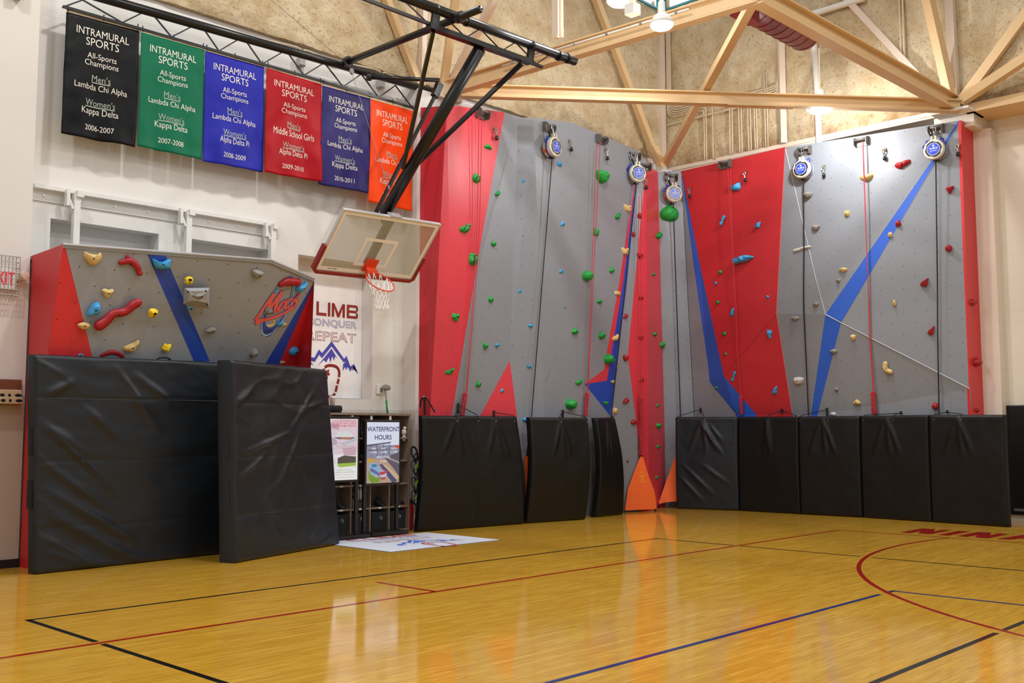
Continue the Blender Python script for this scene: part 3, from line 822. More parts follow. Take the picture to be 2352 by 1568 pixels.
# the rug
rugm = mat('pale_rug', '#ccd2df', .85, bump=.3, bscale=120)
rug = obj('rug', MB().box((8.78, 10.67, 0), (10.84, 12.27, .008)), rugm, bevel=.002)
tag(rug, 'white printed floor rug in front of the shelf and screens', 'rug')
obj('border', MB().box((8.765, 10.655, 0), (10.855, 12.285, .005)), mat('rug_edge', '#53555c', .8), rug)
climb_art(rug, lambda a, b: Vector((9.86+a, 11.22+b, .0095)), 1.0, mat('rug_red', '#b8484e', .85), mat('rug_blue', '#4a6cd0', .85), 'rug_lettering')

# ------------------------------------------------------------------ banners on their pipe truss
BY = 12.82
BAN = [('black', '#070709', 'Lambda Chi Alpha', 'Kappa Delta', '2006-2007', [(152.4, 27), (319.7, 71.7), (309.9, 338), (139.3, 306)]),
       ('green', '#04694a', 'Lambda Chi Alpha', 'Kappa Delta', '2007-2008', [(324.5, 74), (470, 114.8), (464.8, 367), (315.6, 334.7)]),
       ('blue', '#2428a4', 'Lambda Chi Alpha', 'Alpha Delta Pi', '2008-2009', [(471.8, 117), (605.9, 154), (604.6, 395.4), (467, 369.8)]),
       ('red', '#a80c19', 'Middle School Girls', 'Alpha Delta Pi', '2009-2010', [(612.6, 156), (738.5, 193.6), (738.2, 418), (605.9, 395)]),
       ('navy violet', '#2c2566', 'Lambda Chi Alpha', 'Kappa Delta', '2010-2011', [(740, 196), (850, 226.4), (846, 444), (731, 422.5)]),
       ('orange', '#f8480c', 'Lambda Chi Alpha', 'Kappa Delta', '2011-2012', [(851.5, 227.5), (950, 255), (946.4, 485), (847.5, 462)])]
M_LETW = mat('banner_letter_white', '#ece6da', .6); M_LETG = mat('banner_letter_gray', '#a9b3a6', .6)
for bi, (cn, hx, men, wom, yr, px) in enumerate(BAN):
    y = BY-.012*(bi % 2)
    tl, tr, br, bl = [onY(a, b, y) for a, b in px]
    Wd, Hd = (tr-tl).length, (tl-bl).length
    def bf(u, v, off=0.0, bi=bi, tl=tl, tr=tr, br=br, bl=bl):
        p = (tl*(1-u)+tr*u)*(1-v)+(bl*(1-u)+br*u)*v
        d = v*(.018*math.sin(u*7+bi*1.7+v*2)+.012*math.sin(u*15+bi*3.1-v*3))+.008*fbm(u*2, v*3, 1.5, bi*5.0)
        d += .03*max(0, v-.9)*10*.4*math.sin(u*9+bi)+.012*math.sin((u*1.4+v)*9+bi*2)*v*(1-v)*1.5
        return p+Vector((0, -d-off, 0))
    mb = MB().grid(lambda a, b: bf(a, 1-b), 30, 44)
    o = obj('banner', mb, mat('banner_'+cn.replace(' ', '_'), hx, .42, bump=.12, bscale=14, spec=.18), smooth=True)
    so = o.modifiers.new('thick', 'SOLIDIFY'); so.thickness = .003; so.offset = 0
    tag(o, '%s intramural sports banner dated %s, hanging from the black truss' % (cn, yr), 'banner', 'champion banners')
    f2 = lambda a, b: bf(.5+a/Wd, .5-b/Hd, .0045)
    def L(mbx, t, v, wfrac, hfrac): put_text(mbx, t, f2, 0, (.5-v)*Hd, wfrac*Wd, hfrac*Hd, bold=-.004)
    lt = MB()
    L(lt, 'INTRAMURAL', .115, .72, .062); L(lt, 'SPORTS', .195, .45, .066); L(lt, 'All-Sports', .315, .40, .062); L(lt, 'Champions', .375, .46, .062)
    L(lt, men, .575, .72, .066); L(lt, wom, .775, .49 if 'Kappa' in wom else .50, .07); L(lt, yr, .905, .38, .045)
    objs('lettering', lt, M_LETW, o)
    lg = MB(); L(lg, "Men's", .492, .25, .056); L(lg, "Women's", .695, .39, .056)
    for v, wd in ((.528, .25), (.731, .39)):
        lg.grid(lambda a, b: f2((a-.5)*wd*Wd, (.5-v)*Hd+(b-.5)*.012), 8, 1)
    objs('lettering', lg, M_LETG, o)
    hm = MB().grid(lambda a, b: bf(a, -.036+.036*b, .004), 10, 1); obj('top_hem', hm, mat('hem_cream', '#d9ccb0', .6), o)
    rg = MB()
    for u in (.02, .5, .98): rg.tube([bf(u, -.005)+Vector((0, .0, 0)), bf(u, -.06)], .008, 6)
    objs('tie', rg, M_BLACK, o)
TR_ = empty('pipe_truss', (8.5, 12.8, 7.0), 'black steel pipe truss along the left wall carrying the banners', 'truss')
ta, tb = onY(215, -10, 12.8), onY(1016, 216, 12.8)
la, lb_ = onY(145, 15, 12.8), onY(954, 249, 12.8)
obj('top_pipe', MB().tube([ta, tb], .062, 16), M_STEELB, TR_, smooth=True)
obj('lower_chord', MB().beam(la, lb_, .03, .035), M_STEELB, TR_)
zz = MB()
zu = [(190, 0), (342, 22), (458, 52), (558, 84), (657, 115), (745, 144), (830, 170), (908, 196)]
zd = [(143, 17), (281, 52), (394, 85), (503, 117), (602, 147), (698, 173), (788, 199), (870, 224), (946, 246)]
for k, (ux, uy) in enumerate(zu):
    U_ = onY(ux, uy, 12.8)
    for q in (zd[k], zd[k+1]): zz.beam(U_, onY(*q, 12.8), .018, .018)
objs('web_rod', zz, M_STEELB, TR_)
# ------------------------------------------------------------------ basketball backstop, swung up
BK = empty('basketball_backstop', (9.62, 11.0, 4.0), 'swung-up basketball backstop with glass board, orange rim and black mast', 'basketball hoop')
YT = 9.83
sp_a, sp_b = onY(760, -70, YT), onY(1320, 141, YT)
ST = empty('ceiling_pipe', (sp_b.x, YT, sp_b.z), 'black overhead support pipe with thin truss web that carries the backstop', 'pipe')
obj('main_pipe', MB().tube([sp_a, sp_b], .066, 16), M_STEELB, ST, smooth=True)
obj('lower_chord', MB().beam(onY(760, -32, YT), onY(1245, 154, YT), .04, .04), M_STEELB, ST)
zz = MB()
pu = [(905, -20), (1013, 31), (1103, 66), (1184, 97), (1260, 127)]; pd = [(985, 55), (1070, 86), (1152, 117), (1232, 147)]
for k, q in enumerate(pd):
    zz.beam(onY(*pu[k], YT), onY(*q, YT), .014, .014); zz.beam(onY(*pu[k+1], YT), onY(*q, YT), .014, .014)
objs('web_rod', zz, M_STEELB, ST)
cl = MB()
for q in ((1000, 22), (1072, 48), (1220, 105), (1283, 128), (1303, 134)):
    c = onY(*q, YT); ax = (sp_b-sp_a).normalized(); cl.tube([c-ax*.018, c+ax*.018], .078, 14)
objs('pipe_clamp', cl, M_BLACK, ST)
ca, cb_ = onY(795, 143, 12.72), onY(1103, 21, 9.25)
o = obj('cross_pipe', MB().tube([ca, cb_], .05, 14), M_STEELB, smooth=True); tag(o, 'black cross pipe joining the wall truss to the overhead support pipe', 'pipe')
objs('clamp', MB().tube([ca+(cb_-ca)*.0, ca+(cb_-ca)*.03], .08, 12).tube([ca+(cb_-ca)*.855, ca+(cb_-ca)*.885], .075, 12), M_BLACK, o)
ra, rb_ = onY(842, 177, 12.72), onY(1009, 184, 12.15)
o = obj('brace_pipe', MB().tube([ra, rb_], .035, 12), M_STEELB, smooth=True); tag(o, 'short black brace pipe sticking out from the end of the banner truss', 'pipe')
obj('clamp', MB().tube([ra, ra+(rb_-ra)*.06], .06, 12), M_BLACK, o)
# mast, hinge bar, side braces
ha, hb_ = onY(984, 60, YT), onY(1217, 143, YT)
obj('hinge_bar', MB().beam(ha, hb_, .10, .07), M_STEELB, BK)
hk = MB()
for q0, q1 in (((1000, 24), (994, 60)), ((1219, 108), (1214, 140))):
    a, b = onY(*q0, YT), onY(*q1, YT); hk.beam(a, b, .05, .07).beam(a+Vector((.05, 0, 0)), b+Vector((.05, 0, 0)), .012, .09)
objs('hanger', hk, M_BLACK, BK)
mt, mb0 = onX(1102, 112, 9.62), onX(884, 489, 9.62)
obj('mast', MB().tube([mt, mb0], .088, 20), M_STEELB, BK, smooth=True)
mlow = mt+(mb0-mt)*.74
obj('side_brace', MB().beam(onY(995, 72, YT), mlow+Vector((-.1, .0, .05)), .05, .06), M_STEELB, BK)
obj('side_brace', MB().beam(onY(1198, 146, YT), mlow+Vector((.1, 0, .1)), .05, .06), M_STEELB, BK)
obj('fold_brace', MB().beam(onY(1006, 206, 12.1), onX(864, 487, 9.55), .045, .045).beam(onY(1010, 192, 12.1), onY(998, 222, 12.1), .09, .11), M_STEELB, BK)
Bc = Vector((9.621, 12.008, 4.367)); bx = Vector((1, -.018, .022)).normalized(); bz = Vector((-.028, -.687, .726)).normalized(); by = bz.cross(bx).normalized()
# by points behind the board
def bp(a, h, d): return Bc+bx*a+bz*h+by*d
if (bp(0, 0, 1)-Bc).y < 0: by = -by
BWd, BHt = 1.83, 1.07
def bframe(hw, hh, wd, d0, d1):
    mb = MB()
    for (a0, h0, a1, h1) in ((-hw, hh-wd, hw, hh), (-hw, -hh, hw, -hh+wd), (-hw, -hh+wd, -hw+wd, hh-wd), (hw-wd, -hh+wd, hw, hh-wd)):
        mb.prism([bp(a0, h0, d0), bp(a1, h0, d0), bp(a1, h1, d0), bp(a0, h1, d0)], by*(d1-d0))
    return mb
obj('board_frame', bframe(.915, .535, .022, -.012, .045), mat('board_frame_alu', '#c9c9ca', .4, .3), BK)
t = NT('backboard_glass'); t.b.inputs['Base Color'].default_value = (.50, .51, .43, 1); t.b.inputs['Roughness'].default_value = .04
t.b.inputs['Alpha'].default_value = .42; M_GLASS = t.m
obj('glass_board', MB().prism([bp(-.9, -.52, 0), bp(.9, -.52, 0), bp(.9, .52, 0), bp(-.9, .52, 0)], by*.012), M_GLASS, BK)
M_BWH = mat('board_stripe_white', '#f6f2ea', .5)
obj('border_stripe', bframe(.893, .513, .05, -.004, -.001), M_BWH, BK)
tgt = MB()
for (a0, h0, a1, h1) in ((-.305, .07, .305, .12), (-.305, -.385, .305, -.335), (-.305, -.335, -.255, .07), (.255, -.335, .305, .07)):
    tgt.prism([bp(a0, h0, -.004), bp(a1, h0, -.004), bp(a1, h1, -.004), bp(a0, h1, -.004)], by*.003)
obj('target_square', tgt, M_BWH, BK)
pad = MB()
M_PADR = mat('maroon_edge_pad', '#8e1b1d', .4)
path = [bp(-.935, -.10, .01), bp(-.935, -.52, .01), bp(-.88, -.565, .01), bp(.88, -.565, .01), bp(.935, -.52, .01), bp(.935, -.10, .01)]
for a, b in zip(path, path[1:]): pad.beam(a, b, .055, .085, by)
for c in path[1:-1]: pad.tube([c-by*.042, c+by*.042], .03, 10)
obj('edge_padding', pad, M_PADR, BK, smooth=False, bevel=.01)
mm = MB(); put_text(mm, 'porter', lambda a, b: bp(a, b, -.006), -.62, -.49, .16, .028, bold=.01); objs('maker_lettering', mm, M_BLACK, BK)
bk = MB()
bk.beam(bp(0, .5, .05), bp(0, -.45, .05), .09, .05, by); bk.beam(bp(-.32, .5, .05), bp(-.32, -.45, .05), .05, .05, by); bk.beam(bp(.32, .5, .05), bp(.32, -.45, .05), .05, .05, by)
bk = MB().beam(mb0, bp(0, .38, .09), .13, .13, by).beam(bp(0, .5, .06), bp(0, -.42, .06), .13, .06, by)
obj('back_support', bk, M_STEELB, BK)
obj('top_plate', MB().prism([bp(-.08, .525, -.01), bp(.14, .525, -.01), bp(.14, .525, .10), bp(-.08, .525, .10)], bz*.025), mat('galvanised', '#b9bcc2', .35, .6), BK)
RIM = mat('rim_orange', '#e0401c', .35)
rc = bp(0, -.385, -.38)
ring = MB().tube([rc+bx*.229*math.cos(k*PI/20)+by*.229*math.sin(k*PI/20) for k in range(40)], .010, 10, closed=True)
obj('rim', ring, RIM, BK, smooth=True)
br_ = MB().prism([bp(-.08, -.36, -.01), bp(.08, -.36, -.01), bp(.11, -.385, -.17), bp(-.11, -.385, -.17)], -bz*.075).prism([bp(-.11, -.24, -.006), bp(.11, -.24, -.006), bp(.11, -.46, -.006), bp(-.11, -.46, -.006)], -by*.02)
obj('rim_bracket', br_, RIM, BK)
dn = Vector((0, 0, -1)); side = (bx*.0+by*.0)
def netpt(k, lv):
    a = 2*PI*k/12; r = (.222, .19, .15, .125, .115, .12)[lv]
    base = rc+bx*r*math.cos(a)+by*r*math.sin(a)*(.9 if lv else 1)
    hgt = lv*.085
    # the net hangs straight down although the rim is tilted
    off = (dn*hgt)
    mid = rc+(by*.0)+bx*0
    flat = base-(Vector((0, 0, base.z-rc.z))*min(1, lv/2.5))
    sag = Vector((0, -.03*lv*.3, 0))
    return flat+off+sag
net = MB()
for lv in range(5):
    for k in range(12):
        o_ = .5*(lv % 2)
        p = netpt(k+o_, lv)
        for s in (-.5, .5):
            q = netpt(k+o_+s, lv+1)
            net.tube([p, q], .0075, 5)
obj('net', net, mat('net_white', '#ecebe8', .8), BK)

# ------------------------------------------------------------------ climbing holds
SHP = {
 'tri': [(0, 1), (.35, .7), (.95, -.25), (.8, -.75), (0, -.9), (-.8, -.75), (-.95, -.3), (-.35, .65)],
 'shield': [(-.9, .75), (-.3, .55), (.45, .55), (.75, .9), (1, .3), (.75, -.5), (.2, -1), (-.4, -.7), (-.9, 0)],
 'down': [(-1, .5), (-.5, .85), (.1, .7), (.7, .9), (1, .5), (.5, -.3), (.1, -.95), (-.3, -.8), (-.75, .0)],
 'saddle': [(-1, .8), (-.6, .45), (0, .35), (.5, .8), (.95, 1), (1, .1), (.9, -.6), (.3, -.9), (-.5, -.8), (-.85, -.1)],
 'wedge': [(-.2, .75), (.35, 1), (.75, .75), (.95, -.1), (.6, -.6), (0, -.7), (-.75, -1), (-.95, -.55), (-.6, .2)],
 'gear': [(0, 1), (.28, .72), (.62, .85), (.72, .45), (1, .2), (.75, -.1), (.95, -.5), (.5, -.6), (.35, -1), (0, -.72), (-.4, -.95), (-.5, -.6), (-.95, -.45), (-.72, -.05), (-1, .3), (-.66, .5), (-.55, .85), (-.25, .7)],
 'leaf': [(-1, .1), (-.6, .55), (.1, .8), (.7, .5), (1, .0), (.6, -.6), (.0, -.85), (-.55, -.55)],
 'moon': [(-1, .5), (-.8, .85), (0, 1), (.8, .85), (1, .5), (.75, -.4), (0, -.95), (-.75, -.4)],
 'drop': [(-.4, .2), (.2, .55), (.65, 1), (.95, .8), (.7, .1), (.6, -.6), (0, -1), (-.8, -.85), (-1, -.3)],
 'round': [(0, 1), (.7, .72), (1, .05), (.75, -.7), (.05, -1), (-.72, -.72), (-1, 0), (-.7, .7)],
 'egg': [(0, 1), (.6, .7), (.95, 0), (.75, -.75), (0, -1), (-.8, -.7), (-.95, .1), (-.5, .75)],
 'box': [(-.8, .9), (.7, 1), (1, .5), (.95, -.6), (.5, -1), (-.7, -.85), (-1, -.4), (-.95, .5)],
 'jug': [(-1, .6), (-.4, .95), (.4, .9), (1, .55), (.9, -.1), (.45, -.85), (-.3, -1), (-.85, -.4)],
 'fish': [(-1, .1), (-.85, .35), (-.3, .5), (.2, .85), (.7, .55), (1, .15), (.6, -.35), (.2, -.7), (-.3, -.75), (-.8, -.95), (-.92, -.45)],
 'claw': [(-1, .1), (-.6, .75), (0, .7), (.5, 1), (.95, .9), (1, .2), (.7, .1), (.55, -.35), (.1, -.4), (-.1, -.95), (-.6, -.7)],
 'cleft': [(-.95, .3), (-.6, 1), (.1, .75), (.8, .95), (1, .1), (.55, -.2), (.5, -.9), (-.2, -1), (-.5, -.35), (-1, -.4)],
}
_hn = [0]
def hold(px, py, wpx, hpx, col, shp, label, depth=.42, rot=0, holes=1, pit=None, shift=.15, rough=.10, at=None, group=None):
    P, n = at if at else hit(px, py)
    d = ray(px, py)
    wm = (onP(px+wpx/2, py, P, n)-onP(px-wpx/2, py, P, n)).length
    hm = (onP(px, py+hpx/2, P, n)-onP(px, py-hpx/2, P, n)).length
    up = Vector((0, 0, 1)); up = (up-n*up.dot(n)).normalized(); rt = up.cross(n).normalized()
    if rt.dot(_R) < 0: rt = -rt
    H = min(wm, hm)*depth
    _hn[0] += 1; sd = _hn[0]*3.7
    cr_, sr = math.cos(rot), math.sin(rot)
    mb = MB()
    if isinstance(shp, str):
        out = smooth_poly([(x*wm/2, y*hm/2, 0) for x, y in SHP[shp]], 32)
        R_ = 7
        c = Vector((0, shift*hm/2, 0))
        vs = []
        for i in range(R_+1):
            rho = i/R_
            hz = H*(1-rho**2.6)**.62
            for k in range(32):
                o = out[k]
                p = o*rho+c*(1-rho)*(1-rho)
                nz = noise.noise(Vector((p.x*14+sd, p.y*14, rho*2)))*rough+noise.noise(Vector((p.x*45+sd, p.y*45, 1)))*rough*.4
                vs.append(Vector((p.x*cr_-p.y*sr, p.x*sr+p.y*cr_, max(hz*(1+nz*1.6), -.01))))
        fs = [(i*32+k, (i+1)*32+k, (i+1)*32+(k+1) % 32, i*32+(k+1) % 32) for i in range(R_) for k in range(32)]
        loc = vs
        mb.add([P+rt*v.x+up*v.y+n*(v.z-.004) for v in loc], fs)
        top = lambda u, v: H*(1-min(1, math.hypot(u, v))**2.6)**.62
    else:
        # bent bar along a path given in units of the hold's half width and height
        pts = spline([(x*wm/2, y*hm/2, 0) for x, y in shp[0]], 20)
        rs = shp[1]
        rad = [min(wm, hm)*.5*((rs[min(int(i/20*(len(rs)-1)), len(rs)-2)])*(1-(i/20*(len(rs)-1)) % 1)+rs[min(int(i/20*(len(rs)-1))+1, len(rs)-1)]*((i/20*(len(rs)-1)) % 1)) for i in range(21)]
        H = max(rad)*1.0
        a_, b_ = (pts[0]-pts[1]).normalized(), (pts[-1]-pts[-2]).normalized()
        pts = [pts[0]+a_*rad[0]*f for f in (.85, .72, .42)]+pts+[pts[-1]+b_*rad[-1]*f for f in (.42, .72, .85)]
        rad = [rad[0]*f for f in (.12, .55, .86)]+rad+[rad[-1]*f for f in (.86, .55, .12)]
        q = MB().tube(pts, rad, 14)
        if shp is HORN:
            k_ = pts[9]; q.tube([k_+Vector((-.02*t_, .055*t_, 0))*(wm/.3) for t_ in (0, .5, 1, 1.3, 1.45)], [rad[9]*f for f in (.8, .7, .6, .45, .1)], 12)
        mb.add([P+rt*v.x+up*v.y+n*(max(v.z*.85+H*.35, -.004)+noise.noise(v*16+Vector((sd, 0, 0)))*.006) for v in q.v], q.f)
        top = lambda u, v: H*1.15
    o = obj('climbing_hold', mb, HC[col], smooth=True)
    tag(o, label, 'climbing hold', group)
    if holes:
        hb_ = MB()
        for k in range(holes):
            u, v = (0, -.02) if holes == 1 else ((0, .25), (.05, -.3))[k % 2]
            q = P+rt*(u*wm/2)+up*(v*hm/2)+n*(top(u, v)+.002)
            hb_.lathe([(.0085, -.03), (.0085, .0022)], q, n, 10)
        obj('bolt_hole', hb_, M_HOLE, o)
    if pit:
        for (u, v, a, b) in pit:
            q = P+rt*(u*wm/2)+up*(v*hm/2)+n*(top(u, v)*1.0+.004)
            pm = MB().add([q+rt*math.cos(2*PI*k/14)*a*wm/2+up*math.sin(2*PI*k/14)*b*hm/2 for k in range(14)]+[q-n*.02], [tuple(range(14))])
            pm.v.pop()
            obj('finger_pocket', pm, M_HOLE, o)
    return o
ZIG = ([(-.85, -.75), (-.55, -.45), (-.25, .02), (.05, .12), (.35, .25), (.62, .62), (.88, .85)], (.34, .30, .26, .27, .26, .28, .30))
ARCH = ([(-1, -.4), (-.4, .5), (.2, .6), (.95, -.3)], (.5, .6, .6, .45))
HORN = ([(-.85, .05), (-.1, .3), (.5, -.1), (.85, -.85)], (.26, .36, .34, .26))
BEAN = ([(-.85, -.5), (-.35, .1), (.3, .25), (.9, .35)], (.55, .75, .75, .6))
BAR = ([(-.95, -.3), (-.3, -.1), (.2, .25), (.95, .35)], (.55, .6, .5, .45))
CRESC = ([(-.3, .85), (-.45, .1), (-.05, -.5), (.7, -.8)], (.55, .6, .55, .5))
BONE = ([(.6, .9), (.15, .25), (-.1, -.25), (-.6, -.9)], (.5, .38, .38, .5))
HSH = ([(.4, .9), (.7, 0), (.1, -.7), (-.8, -.8)], (.3, .34, .36, .5))
p3 = [(-.35, .3, .16, .13), (.4, .35, .15, .13), (.05, -.35, .15, .12)]
G1, G2, G3 = 'holds on the bouldering wall', 'holds on the tall wall left of the corner', 'holds on the tall wall right of the corner'
# bouldering wall
hold(212, 592, 44, 34, 'tan', 'shield', 'largest tan hold, scooped shield near the top left of the bouldering wall', group=G1)
hold(299, 606, 55, 44, 'red', HORN, 'red branching claw-shaped hold at the top of the bouldering wall', group=G1)
hold(371, 606, 43, 27, 'blue', 'saddle', 'sky blue saddle hold at the top of the diagonal blue stripe', .5, group=G1)
hold(247, 673, 29, 24, 'tan', 'down', 'tan triangular hold below the largest tan shield', group=G1)
hold(216, 711, 34, 36, 'blue', 'wedge', 'sky blue wedge hold beside the left end of the long red sausage', .5, group=G1)
hold(434, 644, 22, 22, 'yellow', 'gear', 'knobbly yellow pocket hold just above the gray pyramid volume', .34, holes=0, pit=[(0, .2, .38, .3), (0, -.45, .17, .15)], rough=.15, group=G1)
hold(351, 719, 22, 21, 'yellow', 'jug', 'ribbed yellow pocket hold midway between red sausage and blue stripe', .36, holes=0, pit=[(.05, .2, .36, .26), (0, -.4, .15, .14)], rough=.3, group=G1)
hold(382, 798, 20, 18, 'yellow', 'cleft', 'small yellow claw hold low beside the blue stripe', .5, rough=.3, group=G1)
hold(270, 722, 97, 74, 'red', ZIG, 'long bent red sausage hold in the middle of the bouldering wall', group=G1)
hold(193, 748, 31, 21, 'tan', 'leaf', 'tan leaf hold on the edge of the left red wedge', group=G1)
hold(301, 794, 34, 28, 'tan', 'drop', 'tan drop-shaped hold below the long red sausage', group=G1)
hold(258, 813, 50, 16, 'red', ARCH, 'red arch hold peeking over the top of the big crash pad', holes=0, group=G1)
hold(185, 815, 14, 9, 'blue', 'round', 'tiny blue hold peeking over the crash pad at the red wedge', group=G1)
hold(438, 708, 15, 8, 'blue', 'leaf', 'blue hold half hidden under the gray pyramid volume', group=G1)
hold(590, 629, 26, 20, 'gray', 'moon', 'gray half-moon ledge hold near the top right of the gray face', .6, shift=.5, group=G1)
hold(485, 758, 26, 16, 'gray', 'leaf', 'gray leaf hold under the gray pyramid volume', .5, rot=.3, group=G1)
hold(662, 648, 42, 23, 'red', BEAN, 'fat red bean hold above the round emblem', holes=0, group=G1)
hold(690, 657, 20, 25, 'blue', 'drop', 'blue hold beside the fat red bean', .5, group=G1)
hold(614, 712, 15, 17, 'gray', 'egg', 'gray cone hold on the left edge of the emblem', .8, group=G1)
hold(622, 742, 15, 14, 'tan', HSH, 'tan horseshoe hold inside the emblem', holes=0, group=G1)
hold(640, 742, 16, 15, 'blue', 'saddle', 'small blue hold inside the emblem ring', .5, group=G1)
hold(652, 745, 9, 9, 'tan', 'box', 'tiny tan hold just right of the emblem', .5, group=G1)
hold(580, 808, 16, 18, 'gray', 'egg', 'dark gray dome hold low on the right-hand gray face of the bouldering wall', .7, group=G1)
hold(673, 805, 21, 19, 'blue', 'round', 'blue doughnut hold on the right red triangle', .5, holes=0, pit=[(0, .0, .2, .22)], group=G1)
hold(647, 832, 15, 9, 'tan', 'moon', 'tan hold cut off by the top of the second crash pad', group=G1)
